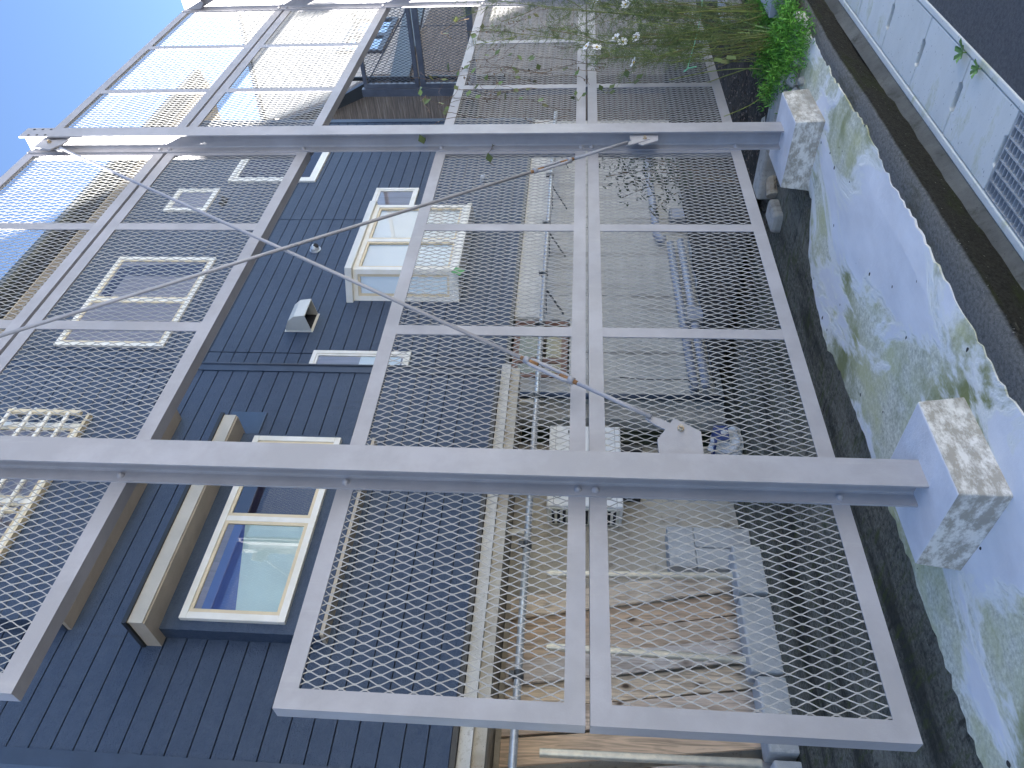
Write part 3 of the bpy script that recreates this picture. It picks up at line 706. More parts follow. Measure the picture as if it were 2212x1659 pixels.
# vents
b = MB(); x0, x1 = 6.285, 6.59
def hoodprof(o): return [(RY-.001, 4.915-o), (RY-.06, 4.905-o), (RY-.15, 4.86-o), (RY-.215+o, 4.78), (RY-.235+o, 4.65), (RY-.001, 4.615)]
pr = hoodprof(0)
for i in range(len(pr)-2):   # skin from the wall over the top to the lip
    (ya, za), (yb, zb) = pr[i], pr[i+1]; b.prism([(x0, ya, za), (x0, yb, zb), (x0, yb+.006, zb-.006), (x0, ya+.001, za-.006)], (x1-x0, 0, 0))
for x in (x0, x1-.006): b.prism([(x+.0005, y, z) for y, z in pr], (.005, 0, 0))
b.box(x0-.012, x1+.012, RY-.008, RY-.0008, 4.60, 4.93)
vh = b.build('vent_hood', HOODM, house)
b = MB(); b.box(x0+.01, x1-.01, RY-.0095, RY-.0082, 4.63, 4.9); b.build('vent_opening', INSIDE, vh)
b = MB(); b.tube([(7.90, RY-.001, 4.995), (7.90, RY-.012, 4.995)], .072, 20); b.tube([(7.90, RY-.012, 5.0), (7.90, RY-.045, 5.0), (7.90, RY-.075, 4.995)], [.058, .055, .03], 20)
rv = b.build('round_vent', GALV, house, smooth=False); b = MB(); b.tube([(7.905, RY-.05, 4.985), (7.905, RY-.078, 4.972)], [.042, .03], 14); b.build('vent_opening', INSIDE, rv)
b = MB(); b.tube([(9.62, RY-.001, 2.98), (9.62, RY-.08, 2.97), (9.62, RY-.10, 2.93)], [.04, .04, .03], 12); b.build('round_vent', GALV, house)
b = MB(); b.tube([(9.06, RY-.001, 6.66), (9.06, RY-.1, 6.62)], .022, 8); b.box(8.98, 9.12, RY-.05, RY-.002, 6.6, 6.68); b.build('wall_bracket', BLACK, house)
# red-brown window of the undercroft
rw = window(5.66, 6.58, 1.70, 2.30, 5.495, [5.93], .045, REDFRAME, REDFRAME, inside=simple('dim_brown_room', (.10, .085, .06), .9, var=.5, scale=3), glass=m_glass('dull_glass', .03))
b = MB(); b.box(7.44, 7.50, 5.08, 5.10, 2.96, 3.0); b.box(6.83, 6.93, RY-.34, RY-.335, 2.93, 3.03)
# ---- dark green pipes, cables in the recess
for x, r_ in ((4.99, .022), (5.045, .018), (5.09, .02), (5.135, .015)):
    b = MB(); b.tube([(x, 5.74, .1), (x, 5.74, 2.15)], r_, 8); tag(b.build('riser_pipe', GREENHOSE, smooth=True), 'dark green riser pipes running up beside the concrete pillar', 'pipe', 'dark green riser pipes by the pillar')
pts = [(5.62, 5.44, 1.15-.09*i) for i in range(9)]; pts = [(5.62-.02*math.sin(i*.4)-.012*i, 5.44-.01*i, 1.15-.085*i) for i in range(9)]
b = MB(); b.tube(pts+[(5.35, 5.33, .42), (5.2, 5.3, .33)], .006, 6); tag(b.build('loose_cable', BLACK, smooth=True), 'thin black cable drooping down the grey foundation wall', 'cable')

# ------------------------------------------------------------------ outdoor unit
ou = thing('outdoor_unit', (4.49, 5.66, 1.16), 'white wall hung outdoor unit with slotted side under the house', 'outdoor unit')
b = MB(); b.box(4.01, 4.98, 5.50, 5.80, 1.165, 1.855); b.build('body', UNITW, ou, bevel=.012)
b = MB(); b.box(4.012, 4.0165, 5.535, 5.77, 1.2, 1.83); 
b = MB(); b.box(3.999, 4.0095, 5.53, 5.775, 1.195, 1.83); gr = b.build('grille', UNITC, ou)
b = MB()
for i in range(12): z = 1.225+i*.0505; b.box(3.9965, 3.9985, 5.55, 5.755, z, z+.027)
b.build('slot', INSIDE, gr)
b = MB(); b.box(4.02, 4.97, 5.4965, 5.4995, 1.79, 1.794); b.box(4.02, 4.97, 5.4965, 5.4995, 1.22, 1.224); b.build('panel_seam', PVCG, ou)
def text(s, size, loc, rot, mt, name, parent=None, ext=.001):
    cu = bpy.data.curves.new(name, 'FONT'); cu.body = s; cu.size = size; cu.extrude = ext; cu.align_x = 'CENTER'
    tmp = bpy.data.objects.new('tmp', cu); C.objects.link(tmp)
    dg = bpy.context.evaluated_depsgraph_get(); me = bpy.data.meshes.new_from_object(tmp.evaluated_get(dg)); bpy.data.objects.remove(tmp)
    me.materials.clear(); me.materials.append(mt); ob = bpy.data.objects.new(name, me); C.objects.link(ob)
    ob.rotation_euler = rot
    if parent: ob.parent = parent; ob.location = Vector(loc)-wloc(parent)
    else: ob.location = loc
    return ob
text('XUN', .095, (4.73, 5.4975, 1.60), (R(90), 0, 0), INK, 'lettering', ou)
b = MB(); b.box(4.56, 4.595, 5.4965, 5.4985, 1.605, 1.675); b.box(4.86, 4.915, 5.4965, 5.4985, 1.605, 1.675); b.box(4.70, 4.715, 5.4965, 5.4985, 1.53, 1.575); b.build('badge', INK, ou)
b = MB(); b.box(4.3, 4.36, 5.52, 5.8, .98, 1.164); b.box(4.7, 4.76, 5.52, 5.8, .96, 1.164); b.build('pipe_cover', BLACK, ou)

# ------------------------------------------------------------------ scaffold pipe with brackets
t = thing('scaffold_pipe', (5.9, 5.15, 1.97), 'long horizontal galvanised scaffold pipe with dark clamps below the siding', 'scaffold pipe')
b = MB()
xs_ = [1.25, 2.28, 3.35, 5.02, 6.1, 7.0, 8.05, 9.25, 10.4]
b.tube([(1.25, 5.15, 1.985), (3.45, 5.15, 1.985)], .029, 14); b.tube([(3.45, 5.15, 1.985), (6.2, 5.15, 1.98)], .029, 14); b.tube([(6.2, 5.15, 1.98), (11.2, 5.15, 1.975)], .029, 14)
b.build('tube', GALV, t, smooth=True)
for x in xs_[1:]:
    b = MB(); b.tube([(x-.035, 5.15, 1.982), (x-.03, 5.15, 1.982), (x+.03, 5.15, 1.982), (x+.035, 5.15, 1.982)], [.030, .038, .038, .030], 14); b.box(x-.018, x+.018, 5.11, 5.16, 2.012, 2.05); b.build('clamp', DARKIRON, t)
for x in (6.72, 7.85, 8.97, 10.1):
    b = MB(); b.bar((x, 5.15, 1.955), (x-.02, 5.478, 1.76), .028, .012); b.bar((x, 5.15, 1.955), (x, 5.478, 1.955), .028, .010); b.build('bracket_arm', DARKIRON, t)
for x in (3.47, 4.95):
    b = MB(); b.box(x-.02, x+.02, 5.128, 5.165, 2.01, 2.148); b.build('hanger', FASCIA, t)

# ------------------------------------------------------------------ things under the house
pos = [(3.40, 1.83, 3.43, .33), (2.745, 1.81, 2.70, .33), (1.945, 1.83, 1.95, .33)]
pl = ['steel tube pole in front of the planks, beside the bare beige wall', 'middle steel tube pole leaning in front of the mixed planks', 'steel tube pole standing left of the mesh panels, clear of the fence']
for (xt, zt, xb, zb), lb in zip(pos, pl):
    b = MB(); xa = xt*.96; xb_ = xb*.96
    b.tube([(xa, 5.42, zt-.01), (xb_, 5.40, zb)], .030, 14, cap=False); b.tube([(xa, 5.42, zt-.012), (xb_, 5.40, zb)], .026, 14)
    tag(b.build('steel_pole', GALVP, smooth=True), lb, 'pole', 'steel tube poles by the planks')
# planks leaning on the back wall
pb = [3.44, 3.25, 3.03, 2.82, 2.63, 2.41, 2.17, 1.92, 1.68]
plab = ['pale orange plank leaning at the right end of the row, next to the beige wall', 'grey brown plank second from the beige wall', 'bluish grey weathered plank with a stained foot', 'pale knotty plank behind the middle steel pole', 'grey pink plank left of the middle steel pole', 'greenish grey plank with a mouldy foot at the fence end', 'long grey plank standing left of the mesh panel corner', 'plank leaning behind the pole left of the fence', 'outermost plank at the photo edge']
for i, xb in enumerate(pb):
    xt = xb-.34+.02*i; ww = .092+.006*rng.random(); y = 5.655+.036*((i*2) % 3)
    b = MB(); nseg = 8
    for k_ in range(nseg+1):
        u = k_/nseg; xc = xb+(xt-xb)*u; z = .13+(2.12-.13)*u+rng.uniform(-.004, .004)
        yy = y+.07*u
        b.v += [(xc-ww, yy-.018, z), (xc+ww, yy-.018, z), (xc+ww, yy+.012, z), (xc-ww, yy+.012, z)]
    for k_ in range(nseg):
        for e in range(4):
            a_ = k_*4+e; c_ = k_*4+(e+1) % 4; b.f.append((a_, c_, c_+4, a_+4))
    b.f += [(0, 1, 2, 3), tuple(nseg*4+q for q in (3, 2, 1, 0))]
    tag(b.build('wooden_plank', WOOD, bevel=.004), plab[i], 'plank', 'planks leaning under the house')
for i, (x0, x1, z, lb) in enumerate(((3.08, 3.50, .33, 'concrete kerb block at the foot of the planks, nearest the stacked blocks'), (2.45, 3.05, .33, 'concrete kerb block lying under the middle steel pole'), (1.90, 2.42, .30, 'concrete kerb block lying near the fence panel corner'), (1.2, 1.86, .28, 'concrete kerb block lying outside the end of the fence'))):
    b = MB(); b.box(x0, x1, 5.26+.01*(i % 2), 5.47, .09, z); tag(b.build('kerb_block', BLOCK, bevel=.018), lb, 'concrete block', 'concrete kerb blocks at the foot of the planks')
for x0, x1, z0, z1, lb in ((3.43, 3.83, .575, .80, 'flat concrete block on top of the stack beside the planks'), (3.63, 3.83, .10, .572, 'upright concrete block under the stack, far side'), (3.42, 3.62, .10, .572, 'upright concrete block under the stack, next to the planks')):
    b = MB(); b.box(x0, x1, 5.50, 5.68, z0, z1); tag(b.build('stacked_block', BLOCK, bevel=.01), lb, 'concrete block', 'stacked concrete blocks')
# plastic bag
b = MB(); rb = random.Random(5)
bm = bmesh.new(); bmesh.ops.create_icosphere(bm, subdivisions=4, radius=1)
for v in bm.verts:
    p = v.co; q = 1+.16*math.sin(p.x*5+p.z*4)+.10*math.sin(p.y*9-p.z*7)+rb.uniform(-.03, .03); v.co = Vector((p.x*.15*q, p.y*.11*q, p.z*.15*q*(1.0 if p.z < .3 else 1.15)))
    if v.co.z < -.11: v.co.z = -.11
me = bpy.data.meshes.new('plastic_bag'); bm.to_mesh(me); bm.free(); me.materials.append(BAGW)
bag = bpy.data.objects.new('plastic_bag', me); C.objects.link(bag); bag.location = (4.55, 5.2, .22); tag(bag, 'crumpled white plastic bag with blue patches on the mossy ground', 'bag')
b = MB(); b.box(4.47, 4.64, 5.075, 5.085, .24, .36); b.box(4.44, 4.62, 5.08, 5.3, .352, .37); o = b.build('blue_print', BAGB, bag)
# pipes along the foundation
b = MB(); b.tube([(5.42, 5.40, .41), (8.02, 5.40, .45)], .045, 12); tag(b.build('drain_pipe', PVC, smooth=True), 'blue grey plastic pipe along the wall, upper of the close pair', 'pipe')
b = MB(); b.tube([(5.42, 5.36, .30), (8.0, 5.36, .33)], .045, 12); tag(b.build('drain_pipe', PVC, smooth=True), 'blue grey plastic pipe along the wall, lower of the close pair', 'pipe')
b = MB(); b.tube([(5.6, 5.34, .2), (7.95, 5.34, .22)], .03, 10); tag(b.build('conduit_pipe', PVCG, smooth=True), 'thin grey conduit lying under the pair of blue grey pipes', 'pipe')
b = MB(); b.tube([(8.10, 5.40, .50), (8.10, 5.40, .56), (8.2, 5.40, .60), (11.2, 5.42, .62)], .05, 12); tag(b.build('drain_pipe', PVC, smooth=True), 'blue grey plastic pipe bending up past the junction boxes', 'pipe')
for x, lb in ((8.55, 'grey junction box on the pipes at the far part of the wall'), (6.52, 'grey junction box on the pipes below the red brown window')):
    b = MB(); b.box(x-.13, x+.13, 5.30, 5.44, .17, .42); o = b.build('junction_box', PVCG, bevel=.01); tag(o, lb, 'junction box', 'junction boxes on the drain pipes')
    b = MB(); b.box(x-.10, x+.10, 5.294, 5.2995, .2, .39); b.build('cover', PVC, o)
b = MB(); b.tube([(5.8, 5.2, .14), (6.78, 5.22, .16), (9.3, 5.26, .17), (11, 5.3, .17)], .008, 6); tag(b.build('white_cable', WHITE, smooth=True), 'thin white cable along the ground below the pipes', 'cable')
b = MB(); b.box(7.05, 7.17, by-.075, by-.07, 2.95, 3.07)
o = b.build('tape_strip', TAPE); o.rotation_euler = (R(6), R(25), 0); o.location = (6.965, 5.11, 2.93); tag(o, 'scrap of green tape at the lower corner of the bay window', 'tape')

# ------------------------------------------------------------------ neighbours
n1 = thing('neighbour_house', (15.5, 8, 0), 'brown and light tiled neighbour house with dark framed window, beyond the navy house', 'house')
b = MB(); b.prism([(14, 5.73, -.3), (14, 5.73, 5.6), (14, 6.2, 6.55), (14, 6.56, 7.6), (14, 6.8, 7.9), (14, 9, 7.9), (14, 9, -.3)], (.2, 0, 0)); b.build('brown_wall', BROWN, n1)
b = MB(); b.box(14.2, 24, 5.73, 5.95, -.3, 5.0); b.build('brown_wall', BROWN, n1)
b = MB(); b.prism([(14.2, 6.6, 4.6), (26, 6.6, 4.6), (26, 6.6, 12.95), (14.2, 6.6, 7.95)], (0, 2.4, 0)); b.build('tile_wall', TILE, n1)
b = MB(); b.prism([(14.0, 6.55, 7.91), (26, 6.55, 12.99), (26, 6.55, 13.07), (14.0, 6.55, 7.99)], (0, 2.5, 0)); b.build('roof', BLACK, n1)
b = MB(); b.prism([(13.75, 5.60, 4.78), (20, 5.60, 5.30), (20, 5.60, 5.78), (13.75, 5.60, 5.14)], (0, .119, 0)); b.build('canopy', BLACK, n1)
b = MB(); b.prism([(13.85, 5.70, 5.55), (13.85, 6.2, 6.57), (13.85, 6.58, 7.7), (13.85, 6.8, 8.0), (13.85, 9, 8.0), (13.85, 9, 7.88), (13.85, 6.9, 7.88), (13.85, 6.62, 7.2), (13.85, 6.1, 5.9), (13.85, 5.9, 5.45)], (.149, 0, 0)); b.build('roof_edge', BLACK, n1)
b = MB(); b.box(13.96, 13.999, 5.69, 5.76, 3.0, 6.0); b.build('corner_pipe', BLACK, n1)
f = MB(); X0, X1, Z0, Z1 = 17.55, 19.75, 6.2, 7.3
f.box(X0, X1, 6.53, 6.599, Z0, Z0+.13); f.box(X0, X1, 6.53, 6.599, Z1-.13, Z1); f.box(X0, X0+.1, 6.53, 6.599, Z0+.13, Z1-.13); f.box(X1-.1, X1, 6.53, 6.599, Z0+.13, Z1-.13); f.box(18.5, 18.7, 6.535, 6.598, Z0+.13, Z1-.13)
wn = f.build('window', simple('dark_window_frame', (.05, .05, .06), .4), n1)
f = MB(); f.face([(X0+.1, 6.575, Z0+.13), (X1-.1, 6.575, Z0+.13), (X1-.1, 6.575, Z1-.13), (X0+.1, 6.575, Z1-.13)]); f.build('pane', m_glass('mirror_glass', .5), wn, recalc=False)
b = MB(); b.box(13.72, 13.999, 6.0, 6.42, 3.55, 3.95); b.build('wall_lamp', BLACK, n1)
# dark screen of the neighbour
t = thing('balcony_screen', (12, 3.8, 3.2), 'dark blue grey steel screen with mesh in front of the brown wall', 'screen')
SX = 12.0; ya, yb2 = 2.2, 5.08
b = MB(); b.box(SX, SX+.06, ya, yb2, 5.10, 5.16); b.box(SX, SX+.06, ya, yb2, 4.12, 4.21); b.box(SX, SX+.06, ya, yb2, 4.235, 4.30); b.box(SX, SX+.06, ya, yb2, 3.28, 3.37)
b.box(SX, SX+.06, yb2-.07, yb2, 4.30, 5.10); b.box(SX, SX+.06, yb2-.07, yb2, 3.37, 4.12); b.build('screen_frame', DSTEEL, t)
b = MB(); b.prism([(SX-.03, yb2+.003, 0), (SX+.07, yb2+.003, 0), (SX+.07, yb2+.125, 0), (SX+.06, yb2+.125, 0), (SX+.06, yb2+.012, 0), (SX-.02, yb2+.012, 0), (SX-.02, yb2+.125, 0), (SX-.03, yb2+.125, 0)], (0, 0, 5.2)); b.build('screen_post', DSTEEL, t)
for (z0, z1) in ((4.295, 5.105), (3.365, 4.125)):
    for k_ in range(3):
        o = expanded(.96, z1-z0, SW*1.25, LW*1.25, .007, .004).build('mesh_sheet', DSTEEL, None, (0, 0, 0), recalc=False)
        o.rotation_euler = (0, 0, R(90)); o.parent = t; o.location = Vector((SX+.03, ya+.96*k_, z0))-wloc(t)
b = MB(); b.tube([(SX+.09, 2.5, 3.3), (SX+.09, 5.0, 5.1)], .012, 6); b.build('brace_rod', DSTEEL, t)
n3 = thing('added_shade_building', (-11, 9, 0), 'plain rendered building added out of view to the left to shade the yard', 'building')  # unseen block added to cast the shade over fence and yard
b = MB(); b.box(-16, -6, .6, 18, -.3, 11.9); b.build('wall', SAND, n3)
b = MB(); b.box(-16.1, -5.97, .5, 18.1, 11.901, 12.0); b.build('coping', BLACK, n3)

n4 = thing('added_bounce_house', (4, -12, 0), 'unseen pale rendered house added across the road to bounce light', 'house')  # unseen house added so its sunlit wall throws light back
b = MB(); b.box(-3, 20, -15, -9.3, -.3, 7.4); b.build('wall', CONCW, n4)
b = MB(); b.prism([(-3.4, -15.4, 7.401), (-3.4, -8.9, 7.401), (-3.4, -12.1, 8.4)], (24, 0, 0)); b.build('roof', BLACK, n4)

# ------------------------------------------------------------------ plants
pr_ = random.Random(11)
def vec(a): return Vector(a)
def leaf(bb, p, d, n, L, W):
    """pointed leaf from p along d, facing n"""
    d = d.normalized(); s_ = d.cross(n)
    if s_.length < 1e-4: s_ = d.cross(Vector((1, 0, .3)))
    s_.normalize(); k = len(bb.v)
    bb.v += [tuple(p), tuple(p+d*L*.45+s_*W/2), tuple(p+d*L), tuple(p+d*L*.45-s_*W/2)]; bb.f.append((k, k+1, k+2, k+3))
def rnd3(r): return Vector((r.uniform(-1, 1), r.uniform(-1, 1), r.uniform(-1, 1)))
def curve(p0, p1, bow, n=14):
    p0, p1 = vec(p0), vec(p1); bow = vec(bow)
    return [p0.lerp(p1, i/n)+bow*math.sin(math.pi*i/n) for i in range(n+1)]
def thread_leaf(bb, p, d, r, L):
    d = d.normalized(); q = p
    n = 7
    for i in range(n):
        q2 = q+d*L/n+rnd3(r)*L*.015; s_ = d.cross(rnd3(r)).normalized()*.0011; k = len(bb.v)
        bb.v += [tuple(q-s_), tuple(q+s_), tuple(q2+s_*.8), tuple(q2-s_*.8)]; bb.f.append((k, k+1, k+2, k+3))
        for sg in (-1, 1):
            e = (d*.75+d.cross(s_).normalized()*sg*.75+rnd3(r)*.25).normalized(); l2 = L*.42*(1-.5*i/n)
            s2 = e.cross(rnd3(r)).normalized()*.0010; k = len(bb.v)
            bb.v += [tuple(q2-s2), tuple(q2+s2), tuple(q2+e*l2)]; bb.f.append((k, k+1, k+2))
            if r.random() < .7:
                m_ = q2+e*l2*.5; e2 = (e+rnd3(r)*.7).normalized(); k = len(bb.v)
                bb.v += [tuple(m_-s2), tuple(m_+s2), tuple(m_+e2*l2*.5)]; bb.f.append((k, k+1, k+2))
        q = q2
def flower(parent, c, n, r, R_=.036):
    n = n.normalized(); a = n.cross(Vector((0, 0, 1)))
    if a.length < .1: a = n.cross(Vector((1, 0, 0)))
    a.normalize(); b_ = n.cross(a); bb = MB()
    for k in range(8):
        t0 = 2*math.pi*k/8+r.uniform(-.08, .08); d = a*math.cos(t0)+b_*math.sin(t0); s_ = n.cross(d); tip = c+d*R_+n*R_*r.uniform(.02, .3)
        kk = len(bb.v)
        bb.v += [tuple(c+d*.006), tuple(c+d*R_*.6+s_*R_*.30+n*.004), tuple(tip+s_*R_*.2), tuple(tip-s_*R_*.2), tuple(c+d*R_*.6-s_*R_*.30+n*.004)]; bb.f.append(tuple(kk+i for i in range(5)))
    f = bb.build('flower', PETAL, parent, recalc=False)
    bb = MB(); bb.tube([c-n*.004, c+n*.004, c+n*.008], [.008, .008, .004], 10); bb.build('flower_centre', YELLOW, f)
FL = [(5.381,2.0,1.591),(5.364,2.0,1.519),(5.527,2.0,1.385),(5.453,2.0,1.337),(5.538,2.0,1.24),(5.088,2.0,1.277),(6.219,2.0,1.29),(6.273,2.0,1.224),(6.262,2.0,1.528)]
CO = [  # base, tip, bow, flowers, label
 ((5.42,2.02,.26), (5.33,2.04,1.62), (-.10,0,0), [0,1], 'feathery cosmos carrying two white flowers beside the upper mesh rail'),
 ((5.50,1.98,.26), (5.50,2.0,1.42), (-.04,-.02,0), [2,3,4], 'feathery cosmos with three white flowers close together'),
 ((5.38,1.95,.26), (5.08,2.0,1.26), (.02,-.03,0), [5], 'low leaning cosmos with a single white flower nearest the second post'),
 ((6.05,2.0,.26), (6.27,2.0,1.32), (-.05,0,0), [6,7], 'feathery cosmos with two white flowers at the photo edge'),
 ((6.15,2.05,.26), (6.28,2.0,1.56), (-.08,0,0), [8], 'feathery cosmos with one white flower seen edge on at the photo edge'),
 ((5.62,2.08,.26), (5.75,2.0,2.35), (-.10,.02,0), [], 'tall flowerless cosmos with a yellow green stem reaching above the rail'),
 ((5.75,1.98,.26), (6.35,1.95,2.62), (-.10,0,0), [], 'tallest flowerless cosmos, its pale tip in sunlight'),
 ((5.85,2.1,.26), (5.95,2.1,1.75), (-.12,0,0), [], 'bushy flowerless cosmos in the middle of the clump'),
 ((5.95,1.92,.26), (6.0,1.95,1.25), (-.1,0,0), [], 'short bushy cosmos in front of the clump'),
 ((6.25,2.1,.26), (6.5,2.1,1.95), (-.1,0,0), [], 'flowerless cosmos at the back of the clump'),
 ((5.70,1.9,.26), (5.42,1.95,1.02), (-.05,0,0), [], 'short cosmos leaning toward the second post'),
 ((6.5,2.0,.26), (6.7,2.0,1.6), (-.1,0,0), [], 'cosmos at the far end of the clump'),
 ((6.0,2.05,.26), (5.62,2.05,1.15), (-.05,0,0), [], 'low sprawling cosmos crossing the lower mesh panel'),
]
for base, tip, bow, fl, lab in CO:
    t = thing('cosmos_plant', base, lab, 'flower', 'white cosmos plants by the fence')
    pts = curve(base, tip, bow); sm = MB(); lf = MB()
    sm.tube(pts, [.0055-.0035*i/14 for i in range(15)], 5)
    n = len(pts)
    for i in range(2, n):
        for h in range(7):
            u = pr_.random(); p = pts[i-1].lerp(pts[i], u); a_ = pr_.uniform(0, 6.283)
            d = Vector((math.cos(a_), math.sin(a_)*.55, pr_.uniform(.1, .9)))
            thread_leaf(lf, p, d, pr_, pr_.uniform(.07, .14))
        if i > 4 and i % 2 == 0 and i < n-1:
            a_ = pr_.uniform(0, 6.283); e = pts[i]+Vector((math.cos(a_)*.22, math.sin(a_)*.10, pr_.uniform(.15, .4)))
            br = curve(pts[i], e, (0, 0, -.03), 6); sm.tube(br, .0022, 4)
            for q in br[1:]:
                for h in range(4):
                    b2 = pr_.uniform(0, 6.283); thread_leaf(lf, q, Vector((math.cos(b2), math.sin(b2)*.6, pr_.uniform(.1, .9))), pr_, pr_.uniform(.06, .11))
    for k in fl:
        c = vec(FL[k]); i0 = min(range(4, n), key=lambda i: (pts[i]-c).length+abs(pts[i].z-(c.z-.25)))
        sm.tube(curve(pts[i0], c, (0, -.02, .01), 8), .0018, 4)
        flower(t, c, Vector((-.45, -.75, .35))+rnd3(pr_)*.55, pr_)
    sm.build('stem', COSMOSS, t, recalc=False); lf.build('foliage', COSMOSL, t, recalc=False)
# dry vines tangled on the far panel
for j, (c0, c1, nn, lab, zz) in enumerate((((4.85, 2.62), (5.9, 2.45), 26, 'dry brown vine tangled on the rail right of the second post', 1.95), ((5.6, 2.5), (6.9, 2.6), 20, 'dry vine with green leaves hanging on the rail farther from the second post', 1.75))):
    t = thing('climbing_vine', (c0[0], 2.30, c0[1]), lab, 'vine', 'dry vines on the mesh fence'); sm = MB(); lf = MB(); dl = MB()
    for k in range(nn):
        x = pr_.uniform(c0[0], c1[0]); z = pr_.uniform(zz, 2.66); p = Vector((x, 2.30+pr_.uniform(-.05, .02), z)); pts = [p]
        d = rnd3(pr_); d.y *= .15; d.normalize()
        for i in range(pr_.randint(6, 16)):
            d = (d+rnd3(pr_)*.55); d.y *= .2; d.z -= .06; d.normalize(); p = p+d*.045; p.y = min(max(p.y, 2.22), 2.325); pts.append(p.copy())
            if pr_.random() < .35: leaf(dl, p, rnd3(pr_), Vector((0, -1, .3)), .025, .014)
            if pr_.random() < .14: leaf(lf, p, rnd3(pr_)+Vector((0, -.2, -.4)), Vector((-.3, -1, .3)), pr_.uniform(.04, .075), pr_.uniform(.03, .055))
        sm.tube(pts, .0019, 4)
    sm.build('stem', DEADV, t, recalc=False); lf.build('leaves', VINEL, t, recalc=False); dl.build('dry_leaves', DEADV, t, recalc=False)
def sprig(name, pos, lab, cat, leaves, mt=VINEL, group=None):
    t = thing(name, pos, lab, cat, group); lf = MB(); sm = MB()
    for (dx, dy, dz, L, W) in leaves:
        e = vec(pos)+vec((dx, dy, dz)); sm.tube([vec(pos), e], .0016, 4); leaf(lf, e, vec((dx, dy, dz-.02)), Vector((-.4, -.8, .4)), L, W)
    sm.build('stem', COSMOSS, t, recalc=False); lf.build('leaves', mt, t, recalc=False); return t
sprig('ivy_sprig', (5.243, 2.325, 1.64), 'small green leaf sprig poking through the joint between mesh rows', 'leaf', [(.03, -.02, .02, .05, .03), (-.02, -.02, .03, .06, .035), (.0, -.03, -.02, .05, .035)])
sprig('ivy_sprig', (5.36, 2.325, 1.44), 'lobed green leaf on the lower mesh panel upright', 'leaf', [(.03, -.02, -.02, .06, .045), (-.03, -.02, -.02, .06, .045), (.0, -.02, .03, .05, .04)])
sprig('ivy_sprig', (5.52, 2.32, 1.25), 'green leaf cluster hanging below the single cosmos flower', 'leaf', [(.03, -.02, -.03, .07, .05), (-.03, -.02, -.01, .06, .05), (.02, -.03, .03, .07, .05), (-.04, -.02, .05, .06, .04)])
sprig('broad_leaf_weed', (5.40, 2.0, .25), 'yellowing broad leaves low beside the cosmos stems', 'weed', [(-.28, -.02, .36, .09, .08), (-.30, 0, .40, .08, .07), (-.27, 0, .44, .08, .07), (-.15, 0, .70, .12, .09)], VINEL)
# grass blades
t = thing('grass_tuft', (5.46, 1.95, .26), 'few long pale green grass blades arching over the bright ground cover', 'grass'); g_ = MB()
for tip, w_ in (((5.72,2.0,.67), .012), ((6.05,1.98,.50), .012), ((5.5,2.0,.62), .009), ((5.85,2.0,.60), .010), ((5.2,1.95,.52), .007)):
    pts = curve((5.46+pr_.uniform(-.02, .02), 1.95, .26), tip, (-.05, 0, .10), 10)
    for i in range(10):
        s_ = Vector((.3, -.2, 1)).normalized().cross((pts[i+1]-pts[i]).normalized()).normalized(); a_ = w_/2*(1-i/10); c_ = w_/2*(1-(i+1)/10); k = len(g_.v)
        s_ = Vector((s_.x, s_.y, s_.z))
        g_.v += [tuple(pts[i]-s_*a_), tuple(pts[i]+s_*a_), tuple(pts[i+1]+s_*c_), tuple(pts[i+1]-s_*c_)]; g_.f.append((k, k+1, k+2, k+3))
g_.build('blades', leafm('grass_blade', (.20, .30, .10), (.14, .22, .07)), t, recalc=False)
# bare woody stems
t = thing('dry_stalks', (5.6, 2.2, .25), 'bundle of bare yellowish and brown stalks spreading from the planting bed', 'plant'); g_ = MB()
for k in range(46):
    b0 = Vector((5.45+pr_.uniform(-.1, .8), 2.05+pr_.uniform(-.15, .2), .25)); e = b0+Vector((pr_.uniform(-.45, .35), pr_.uniform(-.15, .15), pr_.uniform(.3, 1.0)))
    g_.tube(curve(b0, e, rnd3(pr_)*.05, 8), pr_.uniform(.002, .0045), 5)
g_.build('stalk', COSMOSS, t, recalc=False)
# bright ground cover spilling over the edging
g_ = MB()
PP = [(4.93, 1.70), (4.88, 1.90), (5.08, 2.18), (5.22, 2.38), (5.5, 2.30), (6.1, 2.1), (6.4, 1.95), (6.2, 1.74), (5.4, 1.68)]
def inside(x, y):
    c = False
    for (xa, ya), (xb_, yb_) in zip(PP, PP[1:]+PP[:1]):
        if (ya > y) != (yb_ > y) and x < (xb_-xa)*(y-ya)/(yb_-ya)+xa: c = not c
    return c
k = 0
while k < 15000:
    x = pr_.uniform(4.85, 6.45); y = pr_.uniform(1.62, 2.42)
    if not inside(x+pr_.gauss(0, .035), y+pr_.gauss(0, .035)): continue
    k += 1; ed = min(1, max(0, (x-4.88)/.25))
    z = .20+.05*ed+(.05+.10*ed)*pr_.random()*(.6+.4*math.sin(x*17+y*9)*math.sin(y*23))
    d = rnd3(pr_)*.9+Vector((-.25, -.25, .6)); leaf(g_, Vector((x, y, z)), d, rnd3(pr_), pr_.uniform(.02, .045), pr_.uniform(.005, .009))
tag(g_.build('moss_phlox', PHLOX, loc=(5.4, 2.0, .25), recalc=False), 'bright green needle leaved ground cover spilling over the pale edging', 'ground cover', kind='stuff')
